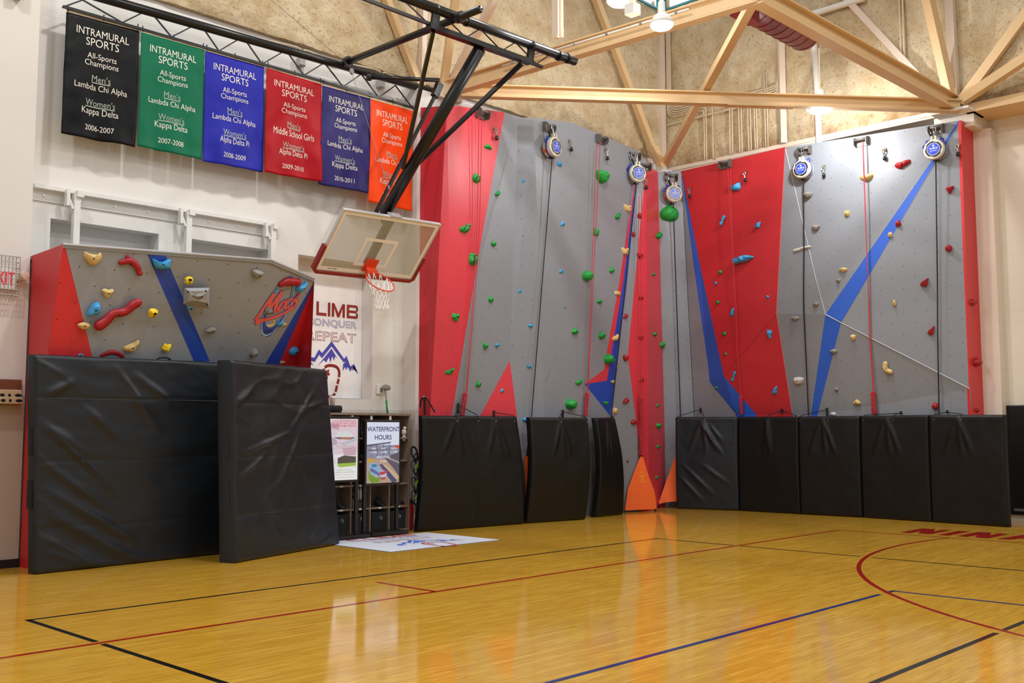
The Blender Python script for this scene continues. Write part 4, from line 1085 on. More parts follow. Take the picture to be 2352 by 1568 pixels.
# left tall wall
D = [
 (1121, 337, 18, 12, 'green', 'tri', 'dark green hold on the red panel under its top hook', .5), (1093, 409.5, 19, 23, 'green', 'egg', 'green oval pocket hold on the red panel, the higher of two', .4),
 (1067, 523, 26, 26, 'green', 'drop', 'largest green pocket hold on the wide red panel', .4), (1085, 595, 18, 29, 'green', 'box', 'green ribbed grille hold under the large pocket hold', .4),
 (1045, 728, 19, 20, 'green', 'cleft', 'green hourglass hold on the red panel at hoop net height', .4), (1032, 852, 23, 17, 'green', 'drop', 'lowest green hold on the wide red panel, with a slot', .4),
 (1142.5, 444, 9, 14, 'green', 'drop', 'highest small green hold on the gray strip beside the red panel', .5), (1134, 559, 10, 12, 'green', 'egg', 'second small green hold down the gray strip beside the red panel', .5),
 (1126.7, 687.7, 11, 14, 'green', 'round', 'knobbly green hold third down the gray strip beside the red panel', .5), (1114, 795, 11, 17, 'green', 'moon', 'green wedge hold next to a small blue hold on the left gray strip', .5),
 (1098, 881, 11, 16, 'green', 'tri', 'lowest green hold on the left gray strip, above the pad', .5),
 (1202, 417, 13, 11, 'blue', 'box', 'top blue hold on the narrow gray facet, level with the first oval green hold', .5), (1197.6, 542, 13, 12, 'blue', 'round', 'second blue hold down the narrow gray facet', .5),
 (1192, 668.6, 14, 12, 'blue', 'tri', 'third blue hold down the narrow gray facet, pointed', .5), (1218, 748, 13, 11, 'blue', 'leaf', 'fourth blue hold down the narrow gray facet, oval', .5),
 (1215, 841, 13, 9, 'blue', 'saddle', 'blue notched hold right of the red triangle tip', .5), (1208, 964, 19, 14, 'blue', 'leaf', 'blue hold at the gap between the wide and the middle gate pad', .5),
 (1140.5, 793, 9, 13, 'blue', 'leaf', 'blue hold beside the green wedge hold above the red triangle', .5), (1152.5, 896.7, 9, 10, 'blue', 'tri', 'blue hold inside the small red triangle', .5),
 (1155, 952, 7, 5, 'blue', 'round', 'blue hold cut off by the pad under the red triangle', .5),
 (1284, 377, 12, 11, 'blue', 'box', 'blue hold just under the first belay device', .5), (1290.7, 514, 11, 13, 'blue', 'wedge', 'blue hold second below the first belay device', .5),
 (1287, 622.8, 12, 12, 'blue', 'tri', 'blue hold third below the first belay device', .5), (1295.4, 705, 6, 8, 'blue', 'drop', 'tiny blue hold fourth below the first belay device', .5),
 (1381, 406, 24, 31, 'green', 'jug', 'big green hold under the middle rope bracket', .6), (1368, 533, 10, 18, 'green', 'box', 'green hold behind the pair of red ropes', .5),
 (1346.4, 633, 19, 24, 'green', 'egg', 'bulging green hold left of the pair of red ropes', .7), (1417.6, 495.6, 11, 17, 'green', 'drop', 'green hold beside the top tan hold', .5),
 (1404, 620, 9, 14, 'green', 'tri', 'small green hold beside the red stripe under the second tan hold', .5), (1318, 760, 16, 17, 'green', 'tri', 'green fang hold in the middle of the wide gray facet', .6),
 (1377, 692, 10, 10, 'green', 'round', 'small round green hold just right of the pair of red ropes', .6), (1381, 770, 13, 16, 'green', 'egg', 'green hold beside the red stripe above the largest round one', .6),
 (1395.6, 824, 18, 24, 'green', 'egg', 'big round green hold on the red stripe', .7), (1328.5, 876.5, 17, 15, 'green', 'drop', 'green slanted hold near the pointed red and blue foot', .5),
 (1309, 928, 22, 25, 'green', 'round', 'green dome hold just above the middle gate pad', .7), (1391, 926, 11, 11, 'green', 'down', 'green hold in the blue triangle', .5),
 (1440.5, 478, 16, 19, 'tan', 'saddle', 'highest tan hold left of the blue stripe below the second belay device', .4), (1435, 577, 16, 19, 'tan', 'saddle', 'second tan hold on the thin red and blue stripes', .4),
 (1418, 673.6, 13, 10, 'tan', 'box', 'small tan block hold on the red stripe, third one down', .5), (1412.4, 774.6, 13, 18, 'tan', 'drop', 'tan teardrop hold on the blue stripe, fourth one down', .5),
 (1407.6, 876.5, 10, 10, 'tan', 'leaf', 'small tan hold on the edge of the blue triangle', .5), (1412, 943, 12, 15, 'tan', 'egg', 'lowest tan hold, at the tip of the blue triangle', .5), (1417, 842.5, 5, 7, 'tan', 'egg', 'tiny tan hold right of the big round green hold', .5),
 (1469, 495.6, 10, 14, 'red', 'egg', 'highest dark red hold on the narrow red face', .6), (1454.6, 538, 8, 13, 'red', 'egg', 'dark red hold on the gray strip near the top', .6),
 (1469, 588, 14, 14, 'red', 'moon', 'dark red hold on the narrow red face, second down the ropes', .6), (1470.8, 682.6, 11, 12, 'red', 'tri', 'dark red hold on the narrow red face, third down the ropes', .6),
 (1436, 726, 11, 12, 'red', 'wedge', 'dark red hold on the gray strip level with the corner seam', .6), (1470.8, 775.5, 12, 12, 'red', 'down', 'dark red hold on the narrow red face, fourth down the ropes', .6),
 (1435.7, 821.8, 11, 15, 'red', 'jug', 'dark red hold on the gray strip at the widest point of the red face', .6), (1472, 871.5, 12, 12, 'red', 'wedge', 'dark red hold on the narrow red face, lowest one behind the ropes', .6),
 (1436.5, 920, 14, 14, 'red', 'wedge', 'dark red hold on the gray strip just above the narrow gate pad', .6), (1454.8, 969, 14, 12, 'red', 'egg', 'lowest dark red hold, beside the red rope chain', .6),
 (1441, 1059, 4, 6, 'red', 'egg', 'dark red hold peeking out beside the narrow gate pad edge', .6),
 (1510.8, 539.6, 8, 18, 'green', 'drop', 'green hold at the right edge of the dark red face, highest', .6), (1501.4, 629.7, 5, 7, 'green', 'tri', 'tiny green hold on the dark red face, upper one', .6),
 (1503.9, 767.6, 6, 9, 'green', 'cleft', 'tiny green hold on the dark red face at mid height', .6), (1519.5, 791.5, 7, 14, 'green', 'egg', 'green hold on the right edge of the dark red face at mid height', .6),
 (1510.6, 931, 5, 7, 'green', 'box', 'tiny green hold on the dark red face level with the pad tops', .6), (1510.9, 977.5, 7, 16, 'green', 'leaf', 'long green hold low on the dark red face', .6),
 (1511.7, 1025, 6, 8, 'green', 'box', 'tiny green hold level with the tip of the orange flag', .6), (1508, 1096, 6, 8, 'green', 'egg', 'lowest tiny green hold, between the two orange flags', .6),
 (1537, 490.5, 46, 38, 'green', 'egg', 'biggest green hold, a bulge under the corner belay device', .5)]
for (a, b, ww, hh, c, sh, lab, dp) in D:
    kw = {}
    if (a, b) in ((1093, 409.5), (1067, 523)): kw = dict(holes=0, pit=[(-.3, .25, .16, .1), (.35, .35, .14, .12), (.3, -.2, .12, .1), (-.05, -.5, .12, .14), (-.5, -.2, .1, .14)])
    if (a, b) == (1085, 595): kw = dict(holes=0, pit=[(0, .55, .6, .07), (0, .2, .6, .07), (0, -.15, .6, .07), (-.3, -.55, .18, .12), (.4, -.55, .16, .12)], rough=.3)
    if (a, b) in ((1045, 728), (1032, 852)): kw = dict(holes=0, pit=[(.1, 0, .3, .14)])
    hold(a, b, ww, hh, c, sh, lab, dp, group=G2, **kw)
D = [
 (1689, 430, 24, 18, 'blue', 'saddle', 'top sky blue hold on the large red face behind the ropes', .6), (1659.7, 506.6, 14, 18, 'blue', BONE, 'sky blue peanut hold on the left of the red face', .5),
 (1741, 516.8, 13, 14, 'blue', 'drop', 'sky blue hooked hold on the right of the red face', .6), (1705.6, 595, 51, 21, 'blue', 'fish', 'long pitted sky blue hold in the middle of the red face', .6),
 (1653.8, 624.7, 8, 8, 'green', 'box', 'small green block hold on the red face, highest of four', .6), (1644, 650, 6, 7, 'blue', 'egg', 'tiny blue hold between the two upper green blocks', .6),
 (1648, 694, 8, 7, 'green', 'box', 'small green block hold on the red face, second of four', .6), (1682, 716.6, 10, 19, 'blue', 'drop', 'sky blue hold beside the rope at mid height of the red face', .5),
 (1663.5, 766, 8, 8, 'green', 'box', 'small green block hold on the red face, third of four', .6), (1667, 813, 6, 8, 'green', 'tri', 'small green block hold on the red face, lowest of four', .6),
 (1685, 864.5, 13, 20, 'blue', BONE, 'sky blue bone-shaped hold where the blue stripe bends', .5), (1646.4, 890, 8, 8, 'green', 'box', 'small green hold at the lower edge of the bent blue stripe', .6),
 (1763, 681.6, 7, 7, 'blue', 'round', 'tiny sky blue hold near the right edge of the red face', .6), (1767.6, 767, 12, 22, 'blue', 'cleft', 'sky blue jagged hold on the lower right of the red face', .5),
 (1780, 896, 13, 20, 'blue', 'drop', 'lowest sky blue hold on the red face', .6),
 (1857, 449, 22, 17, 'gray', 'moon', 'gray wedge hold under the belay device beside the red face', .8), (1874.5, 523, 20, 15, 'gray', 'jug', 'gray hold second below the belay device beside the red face', .6),
 (1843, 571, 37, 12, 'white', BAR, 'long pale gray bar hold crossed by the black strap', .5), (1874.7, 699, 15, 11, 'gray', 'jug', 'small gray hold beside the thin white crease', .6),
 (1826, 731, 20, 13, 'gray', 'leaf', 'gray lens hold beside the waist of the red face', .6), (1925.8, 644.6, 10, 10, 'gray', 'round', 'small round gray hold above the bend of the long blue stripe', .7),
 (1915, 806.6, 18, 14, 'gray', 'leaf', 'gray hold on the lower blue stripe', .6), (1835, 874, 24, 18, 'white', 'jug', 'largest gray hold, low between red face and black strap', .6),
 (1921.7, 894, 9, 10, 'gray', 'round', 'small round gray hold low beside the lower blue stripe', .7), (1914, 951, 14, 10, 'white', 'round', 'white hold peeking over the pads', .7),
 (1989.8, 407.6, 33, 17, 'tan', 'shield', 'large tan ledge hold behind the long single red rope', .7), (1945.5, 490.4, 12, 14, 'tan', 'box', 'tan two-hole hold below the large tan ledge', .6),
 (1937, 619.5, 20, 13, 'tan', 'leaf', 'tan hold beside the long blue stripe above its bend', .7), (2045, 539, 12, 13, 'tan', 'egg', 'tan hold on the long blue stripe beside a red one', .6),
 (2053.6, 695.7, 9, 15, 'tan', 'egg', 'tan two-hole hold on the upper right gray face', .6), (1960, 774.7, 12, 14, 'tan', 'jug', 'small tan hold just under the white crease', .6),
 (2038.5, 844, 20, 24, 'tan', CRESC, 'tan banana hold below the white crease', .5), (1968.4, 923, 18, 13, 'tan', 'tri', 'lowest tan hold left of the rope chain', .6),
 (2073, 378.7, 38, 20, 'red', 'claw', 'large red claw hold near the top of the upper right gray face', .5), (2181.4, 435.7, 20, 19, 'red', 'down', 'red triangular hold under the last hook', .5),
 (2063, 513.4, 14, 15, 'red', 'egg', 'red hold on the long blue stripe', .6), (2178.6, 569.8, 16, 16, 'red', 'round', 'red round hold right of the last black strap', .7),
 (2123.7, 648.5, 21, 19, 'red', 'drop', 'red triangular hold left of the last black strap', .6), (2139, 759, 17, 21, 'red', 'drop', 'red bent hold touching the last black strap', .5),
 (2148.7, 932.4, 17, 16, 'red', 'round', 'lowest red hold, by the foot of the last black strap', .6), (2231.6, 694.4, 10, 16, 'red', 'egg', 'dark red hold on the red return side, upper', .7),
 (2240, 831.4, 10, 22, 'red', 'egg', 'dark red hold on the red return side, middle', .7), (2242.5, 942, 6, 11, 'red', 'egg', 'dark red hold on the red return side, lowest', .7)]
for (a, b, ww, hh, c, sh, lab, dp) in D:
    hold(a, b, ww, hh, c, sh, lab, dp, group=G3, holes=2 if 'two-hole' in lab else 1, rough=.45 if 'pitted' in lab else .1)
# gray pyramid volume with its own hold
P_, N_ = hit(451, 684)
vq = [onP(*q, P_, N_) for q in ((421, 698), (424, 661.5), (481.5, 660.5), (480, 708), (448, 703))]
apx = [onP(432, 692, P_+N_*.10, N_), onP(477, 668, P_+N_*.12, N_), onP(477, 695, P_+N_*.14, N_), onP(447, 690, P_+N_*.14, N_), onP(434, 668, P_+N_*.10, N_)]
vm = MB().add(vq+apx, [(0, 1, 9, 5), (1, 2, 6, 9), (2, 3, 7, 6), (3, 4, 8, 7), (4, 0, 5, 8), (9, 6, 7, 8), (9, 8, 5)])
o = obj('volume', vm, mat('pale_gray_volume', '#a3a5aa', .5, bump=.3, bscale=120)); tag(o, 'pale gray faceted pyramid volume bolted on the bouldering wall', 'climbing volume')
hb_ = MB()
for q in ((432, 671), (447, 684), (473, 668), (476, 700), (444, 680)): hb_.lathe([(.009, -.01), (.009, .003)], onP(*q, P_+N_*.125, N_), N_, 8)
objs('bolt_hole', hb_, M_HOLE, o)
hold(459, 677, 26, 17, 'gray', 'drop', 'gray hold bolted on the pyramid volume', .5, at=(onP(459, 677, P_+N_*.12, N_), N_))

# round emblem on the bouldering wall
EP, EN = hit(642, 705)
eu = Vector((0, 0, 1)); eu = (eu-EN*eu.dot(EN)).normalized(); er = eu.cross(EN).normalized()
if er.dot(_R) < 0: er = -er
c_l, c_r = onP(601, 745, EP, EN), onP(672, 668, EP, EN)
ec = onP(637, 704, EP, EN)
def ef(a, b, o=.012):
    p = ec+er*a+eu*b; h = BV.ray_cast(p+EN*.4, -EN, 1.0)
    return (h[0] if h[0] else p)+EN*o
em = empty('wall_emblem', tuple(ec), 'painted emblem of red script over a blue ring on the gray boulder face', 'emblem')
rx_, ry_ = (onP(669, 704, EP, EN)-onP(605, 704, EP, EN)).length/2*.86, (onP(637, 638, EP, EN)-onP(637, 770, EP, EN)).length/2*.98
def ring_(r0, r1, o, m, nm, dy=0):
    mb = MB()
    for k in range(48):
        a0, a1 = 2*PI*k/48, 2*PI*(k+1)/48
        mb.poly([ef(math.cos(a)*rx_*r, math.sin(a)*ry_*r+(dy*ry_ if r < .79 else 0), o) for a, r in ((a0, r0), (a1, r0), (a1, r1), (a0, r1))])
    obj(nm, mb, m, em)
E_BLUE = mat('emblem_blue', '#3a4cb0', .5); E_SKY = mat('emblem_sky', '#a9d8f2', .5); E_RED = mat('emblem_red', '#e8625a', .5)
ring_(.74, 1.0, .012, E_BLUE, 'ring', .10); ring_(.91, .955, .014, E_SKY, 'ring_line'); ring_(.75, .78, .014, E_SKY, 'ring_line', .10)
def script(mb, grow, o):
    sl = .42
    f = lambda a, b: ef(a*1.15, b*1.1+a*.42, o)
    cnt = [0]
    def st(pts, w_):
        cnt[0] += 1; w_ *= .8
        pp = spline([(x, y, 0) for x, y in pts], 18); L_, R2 = [], []
        for q_ in range(len(pp)):
            t = (pp[min(q_+1, len(pp)-1)]-pp[max(q_-1, 0)]); t.normalize(); n_ = Vector((-t.y, t.x, 0))*(w_+grow)
            e_ = t*(grow+.006)*(-1 if q_ == 0 else 1 if q_ == len(pp)-1 else 0)
            L_.append(pp[q_]-n_+e_); R2.append(pp[q_]+n_+e_)
        fo = lambda v: f(v.x, v.y)+EN*(cnt[0]*.00008)
        mb.add([fo(v) for v in L_]+[fo(v) for v in R2], [(q_, q_+1, len(pp)+q_+1, len(pp)+q_) for q_ in range(len(pp)-1)])
    k = rx_/.3
    S_ = lambda L: [(x*k, y*k) for x, y in L]
    st(S_([(-.36, -.13), (-.30, .06), (-.22, .30)]), .03); st(S_([(-.22, .30), (-.20, .05), (-.17, -.06)]), .032); st(S_([(-.17, -.06), (-.12, .14), (-.06, .30)]), .03); st(S_([(-.06, .30), (-.06, .08), (-.02, -.07), (.01, -.05)]), .032)
    st(S_([(.10, .10), (.03, .05), (.03, -.05), (.09, -.07), (.13, .02), (.10, .10)]), .022)
    st(S_([(.24, .08), (.18, .10), (.15, .0), (.18, -.07), (.25, -.03)]), .022)
    st(S_([(.25, -.03), (.30, .08), (.34, .17), (.32, .06), (.37, -.02), (.33, -.10), (.27, -.08)]), .022)
    st(S_([(.36, -.09), (.15, -.17), (-.10, -.19), (-.34, -.16)]), .03); st(S_([(-.34, -.16), (-.30, -.22), (-.2, -.20)]), .022)
mb = MB(); script(mb, .006, .014); obj('script_outline', mb, E_BLUE, em)
mb = MB(); script(mb, 0, .017); obj('script_lettering', mb, E_RED, em)
mb = MB(); put_text(mb, 'SOUTHERN', lambda a, b: ef(a, b+a*.15, .016), .02, -ry_*.80, rx_*.75, ry_*.10); objs('small_lettering', mb, mat('emblem_dark', '#1d2560', .5), em)

# ------------------------------------------------------------------ belay devices, ropes, hooks, flags
def wall_frame(P, n):
    up = Vector((0, 0, 1)); n = Vector((n.x, n.y, 0)).normalized()
    rt = up.cross(n).normalized()
    if rt.dot(_R) < 0: rt = -rt
    return Matrix(((rt.x, -n.x, 0, P.x), (rt.y, -n.y, 0, P.y), (rt.z, -n.z, 1, P.z), (0, 0, 0, 1)))
M_BEIGE = mat('belay_housing', '#cdc7b6', .45, bump=.1, bscale=90); M_BBLUE = mat('belay_blue', '#21389c', .4); M_LABEL = mat('belay_label_blue', '#2743c4', .35)
M_LABW = mat('label_white', '#eef0f4', .4); M_ORST = mat('orange_sticker', '#e2561c', .5); M_ROPE = mat('red_rope', '#c6303f', .75, bump=.4, bscale=200)
def carab(mb, top, bot, wd, r=.007):
    top = Vector(top); bot = Vector(bot); a = (bot-top); s = Vector((a.z, 0, -a.x)).normalized()*wd/2
    mb.tube([top+a*.06-s*.5, top-a*.0, top+a*.06+s*.6, top+a*.22+s, bot-a*.12+s*.8, bot+a*.0, bot-a*.1-s*.8, top+a*.2-s], r, 8, closed=True)
def make_belay():
    root = bpy.data.objects.new('belay_device', None); COL.objects.link(root); root.empty_display_size = .1
    R = dict(raw=True)
    ax = (0, -1, 0)
    obj('housing', MB().lathe([(.12, .02), (.165, .025), (.178, .045), (.178, .105)], (0, 0, 0), ax, 40).lathe([(.180, .128), (.184, .15), (.182, .195), (.168, .212), (.14, .216)], (0, 0, 0), ax, 40)
        .prism([(-.055, -.20, .165), (-.018, -.20, .17), (-.018, -.20, .245), (-.048, -.20, .245)], (0, .05, 0)).prism([(.018, -.20, .17), (.055, -.20, .165), (.048, -.20, .245), (.018, -.20, .245)], (0, .05, 0)), M_BEIGE, root, raw=True, bevel=.004)
    bb = MB().lathe([(.187, .104), (.187, .130)], (0, 0, 0), ax, 40)
    for s, an in ((-1, 2.25), (-1, 2.7), (1, .95)):
        c = Vector((math.cos(an)*.205, -.117, math.sin(an)*.205))
        bb.tube([c+Vector((math.cos(t), 0, math.sin(t)))*.03 for t in [2*PI*k/12 for k in range(12)]], .013, 6, closed=True)
    obj('blue_body', bb, M_BBLUE, root, raw=True)
    rg = MB(); seg = 40
    o_ = [(.146 if (k % 10) in (0, 1, 2, 3, 4, 5, 6) else .132) for k in range(seg)]
    rg.prism([(math.cos(2*PI*k/seg)*o_[k], -.214, math.sin(2*PI*k/seg)*o_[k]) for k in range(seg)], (0, -.006, 0))
    obj('face_ring', rg, M_BLACK, root, raw=True)
    lb_ = obj('face_label', MB().lathe([(.112, .219), (.112, .2225)], (0, 0, 0), ax, 36), M_LABW, root, raw=True)
    obj('label_field', MB().lathe([(.105, .2225), (.105, .2245)], (0, 0, 0), ax, 36), M_LABEL, lb_, raw=True)
    tx = MB(); fn = lambda a, b: (a, -.2255, b)
    put_text(tx, 'TRUBLUE', fn, 0, .012, .15, .026, bold=.01)
    for yy, wd in ((-.022, .14), (-.034, .12)): tx.prism([(-wd/2, -.2255, yy), (wd/2, -.2255, yy), (wd/2, -.2255, yy-.003), (-wd/2, -.2255, yy-.003)], (0, .0005, 0))
    put_text(tx, 'o', fn, -.05, -.055, .012, .012)
    for k in range(9):
        a0, a1 = PI*.95-k*.5, PI*.95-(k+1)*.5
        r0 = .024-.001*k
        if k < 8: tx.poly([(math.cos(a)*r_, -.2255, .058+math.sin(a)*r_) for a, r_ in ((a0, r0), (a1, r0-.001), (a1, r0-.009), (a0, r0-.008))])
    tx.lathe([(.008, .2245), (.008, .2258)], (0, 0, .060), ax, 12)
    tx.prism([(-.012, -.2255, .036), (.03, -.2255, .036), (.03, -.2255, .031), (-.012, -.2255, .031)], (0, .0005, 0))
    obj('label_lettering', tx, M_LABW, lb_, raw=True)
    obj('orange_sticker', MB().prism([(math.cos(a)*.1795, -.03, math.sin(a)*.1795) for a in (3.45, 3.55, 3.65, 3.75, 3.85)]+[(math.cos(a)*.1795, -.095, math.sin(a)*.1795) for a in (3.85, 3.75, 3.65, 3.55, 3.45)], (-.0015, 0, -.001)), M_ORST, root, raw=True)
    obj('webbing_guide', MB().box((-.04, -.16, -.205), (.04, -.06, -.172)), M_BLACK, root, raw=True, bevel=.004)
    c1_ = MB(); carab(c1_, (-.135, -.10, .40), (-.085, -.10, .30), .055); obj('carabiner', c1_, M_CHROME, root, raw=True)
    obj('sling', MB().beam((-.09, -.10, .315), (-.05, -.117, .19), .03, .018, (0, 1, 0)), M_BLACKW, root, raw=True)
    c2_ = MB(); carab(c2_, (0, -.12, .41), (0, -.14, .325), .05); carab(c2_, (0, -.14, .34), (.0, -.17, .225), .024, .006); obj('carabiner', c2_, M_CHROME, root, raw=True)
    return root
def make_bracket(name='anchor_bracket'):
    root = bpy.data.objects.new(name, None); COL.objects.link(root); root.empty_display_size = .1
    obj('mounting_plate', MB().box((-.14, -.008, -.085), (.14, .0, .085)), M_DSTEEL, root, raw=True, bevel=.003)
    for s in (-1, 1):
        sh = [(s*.125, 0, .085), (s*.125, -.05, .085), (s*.125, -.11, .06), (s*.125, -.135, .02), (s*.125, -.125, -.04), (s*.125, -.09, -.085), (s*.125, 0, -.085)]
        obj('side_cheek', MB().prism(sh, (-s*.012, 0, 0)), M_DSTEEL, root, raw=True)
    obj('roller_bar', MB().tube([(-.12, -.085, .03), (.12, -.085, .03)], .026, 14), M_DSTEEL, root, raw=True, smooth=True)
    obj('bolt', MB().lathe([(.014, .006), (.012, .018)], (-.06, 0, -.04), (0, -1, 0), 6), M_CHROME, root, raw=True)
    obj('bolt', MB().lathe([(.014, .006), (.012, .018)], (.06, 0, -.04), (0, -1, 0), 6), M_CHROME, root, raw=True)
    return root
def make_hook():
    root = bpy.data.objects.new('anchor_hook', None); COL.objects.link(root); root.empty_display_size = .1
    obj('hanger_plate', MB().prism([(-.03, -.004, .08), (.035, -.012, .09), (.04, -.03, .04), (.015, -.045, .02), (-.02, -.012, .03)], (0, .008, 0)), mat('brass_hanger', '#a08b6a', .35, .8), root, raw=True)
    obj('ring', MB().tube([(math.cos(a)*.026, -.045, .02+math.sin(a)*.034) for a in [2*PI*k/16 for k in range(16)]], .009, 8, closed=True), M_CHROME, root, raw=True)
    obj('swivel', MB().tube([(.0, -.045, -.01), (.01, -.045, -.075)], .011, 8), M_CHROME, root, raw=True)
    obj('rubber_ball', MB().lathe([(.004, .05), (.016, .045), (.03, .018), (.034, -.008), (.026, -.034), (.008, -.042)], (.012, -.045, -.115), (0, 0, 1), 18), M_BLACK, root, raw=True, smooth=True)
    return root
PROTO = {}
def place(kind, M, label, cat, group):
    if kind not in PROTO:
        PROTO[kind] = {'belay': make_belay, 'bracket': make_bracket, 'hook': make_hook}[kind](); o = PROTO[kind]
    else: o = copy_tree(PROTO[kind])
    o.matrix_world = M
    return tag(o, label, cat, group)
def local_part(root, name, mb, m, **k):
    Mi = root.matrix_world.inverted(); mb.v = [Mi @ v for v in mb.v]
    return obj(name, mb, m, root, raw=True, **k)
def wpt(px, py, off=.05):
    P, n = hit(px, py); return onP(px, py, P+n*off, n)
_todo = []
for (px, py, bx_, by_, ex, ey, lab) in (
    (1273, 338, 1263, 290, 1221, 958, 'beige round belay device with blue label on the gray face, nearest to the hoop'),
    (1462, 398, 1452, 352, 1404, 957, 'beige round belay device seen half from the side above the thin blue stripe'),
    (1548, 445, 1541, 409, 1563, 957, 'beige round belay device in the gray corner above the biggest green hold'),
    (1841, 387, 1834, 348, 1857, 952, 'brightly lit beige belay device just right of the large red face'),
    (2145, 342, 2137, 299, 2157, 950, 'beige belay device at the top of the long diagonal blue stripe')):
    P, n = hit(px, py)
    c = onP(px, py, P+n*.18, n)-n*.18
    nh = Vector((n.x, n.y, 0)).normalized()
    M = wall_frame(c, n)
    b = place('belay', M, lab, 'belay device', 'auto belay devices along the wall tops')
    P2, n2 = hit(bx_, by_)
    bo = c+Vector((0, 0, .395)); h2 = BV.ray_cast(bo+nh*1.0, -nh)
    br = wall_frame(Vector((bo.x, bo.y, bo.z)), n)
    q = (h2[0] if h2[0] else bo)+nh*.006
    br.translation = q
    g = place('bracket', br, {1273: 'dark bracket carrying the belay device nearest to the hoop', 1462: 'dark bracket carrying the belay device above the thin blue stripe', 1548: 'dark bracket carrying the belay device in the gray corner',
              1841: 'bracket carrying the brightly lit belay device right of the red face', 2145: 'dark bracket carrying the belay device over the diagonal blue stripe'}[px], 'bracket', 'anchor brackets along the wall tops')
    M = wall_frame(Vector((q.x, q.y, q.z))-Vector((0, 0, .395))-nh*0, n)
    b.matrix_world = M
    _todo.append((b, nh, ex, ey))
bpy.context.view_layer.update()
for b, nh, ex, ey in _todo:
    a = b.matrix_world @ Vector((0, -.117, -.2)); P, n = hit(ex, min(ey, 955)); e = wpt(ex, min(ey, 955), .09)
    e2 = e+(e-a).normalized()*.25
    pl = [a]
    for t_ in (.3, .5, .7):
        q = a+(e-a)*t_
        h_ = BV.ray_cast(q+nh*1.5, -nh, 3.0)
        if h_[0]: q = h_[0]+nh*max(.04, (q-h_[0]).dot(nh))
        pl.append(q)
    pl += [e, e2]; wb = MB(); pl = spline(pl, 20)
    for p_, q_ in zip(pl, pl[1:]): wb.beam(p_, q_, .022, .005, nh)
    local_part(b, 'webbing', wb, M_BLACKW)
for (px, py, lab, far) in ((1103, 262, 'steel rope bracket at the top of the wide red panel', 0), (1377, 321, 'steel rope bracket between the first and second belay device', 0), (1479, 384, 'steel rope bracket half hidden behind the second belay device', 0),
                      (1669, 378, 'steel rope bracket at the top edge of the large red face', 0), (1981, 326, 'shiny steel rope bracket in the bright spot of the gray wall', 0)):
    P, n = hit(px, py)
    place('bracket', wall_frame(P+Vector((n.x, n.y, 0)).normalized()*.008, n), lab, 'bracket', 'anchor brackets along the wall tops')
for (px, py, lab) in ((1135, 303, 'steel hook with black rubber ball at the top right of the wide red panel'), (1307, 330, 'steel hook with black ball right of the belay device nearest the hoop'),
                      (1390, 351, 'steel hook with black ball beside the middle rope bracket'), (1481, 419, 'steel hook with black ball at the top of the narrow red face'),
                      (1586, 439, 'steel hook with black ball at the left of the large red face'), (1713, 402, 'steel hook with black ball right of the ropes on the large red face'),
                      (1893, 390, 'steel hook with black ball beside the brightly lit belay device'), (2032, 351, 'steel hook with black ball between rope bracket and red claw hold'),
                      (2200, 341, 'steel hook with black ball at the upper end of the gray wall')):
    P, n = hit(px, py)
    nh = Vector((n.x, n.y, 0)).normalized()
    place('hook', wall_frame(P+nh*.004, n), lab, 'hook', 'hooks with rubber balls')
def chain_knot(mb, a, b, wd=.035, r=.0125):
    a = Vector(a); b = Vector(b); t = (b-a); L = t.length; t.normalize(); s = t.cross(Vector((.7, .7, 0))).normalized(); f = s.cross(t)
    n = max(4, int(L/.065))
    for ph in (0, PI):
        mb.tube([a+t*(L*i/(n*4))+s*math.sin(i*PI/2*.97+ph)*wd+f*math.cos(i*PI/2*.97+ph)*wd*.6 for i in range(n*4+1)], r, 6)
    mb.tube([a, a+t*.05], wd*.55, 8); mb.tube([b-t*.04, b], wd*.5, 8)
for (strands, kn, lab) in (
    ([[(1100, 268), (1094, 560), (1070, 905)], [(1107, 268), (1099, 560), (1072, 905)]], ((1069, 903), (1062, 955)), 'red climbing rope hanging down the wide red panel'),
    ([[(1370, 328), (1362, 560), (1349, 905)], [(1379, 325), (1367, 560), (1350, 905)]], ((1349, 902), (1345, 955)), 'pair of red ropes hanging from the middle bracket beside the bulging green holds'),
    ([[(1468, 450), (1466, 640), (1470, 912)], [(1474, 440), (1472, 640), (1473, 912)]], ((1472, 910), (1473, 1044)), 'red rope on the narrow red face with a long chain knot above the orange flag'),
    ([[(1672, 385), (1681, 560), (1701, 912)], [(1678, 385), (1683, 560), (1703, 912)]], ((1702, 910), (1703, 956)), 'red rope hanging down the large red face'),
    ([[(1981, 325), (1990, 560), (2005, 902)], [(1983, 326), (1992, 600), (2007, 902)]], ((2005, 900), (2008, 953)), 'long red rope with a thick chain knot on the gray wall')):
    o = None
    for st in strands:
        pp = spline([wpt(*st[0], .12), wpt(*st[1], .09), wpt(*st[2], .07)], 24)
        nh = hit(*st[1])[1]; nh = Vector((nh.x, nh.y, 0)).normalized()
        for i_, q in enumerate(pp):
            h_ = BV.ray_cast(q+nh*1.5, -nh, 3.0)
            if h_[0] and (q-h_[0]).dot(nh) < .04: pp[i_] = h_[0]+nh*.04
        mb = MB().tube(pp, .0066, 7)
        if o is None:
            o = obj('climbing_rope', mb, M_ROPE); tag(o, lab, 'rope', 'red top ropes')
        else: obj('strand', mb, M_ROPE, o)
    mb = MB(); chain_knot(mb, wpt(*kn[0], .07), wpt(kn[1][0], kn[1][1] if kn[1][0] < 1600 else 951, .07), .04 if '2005' not in str(kn) else .05)
    obj('chain_knot', mb, M_ROPE, o)
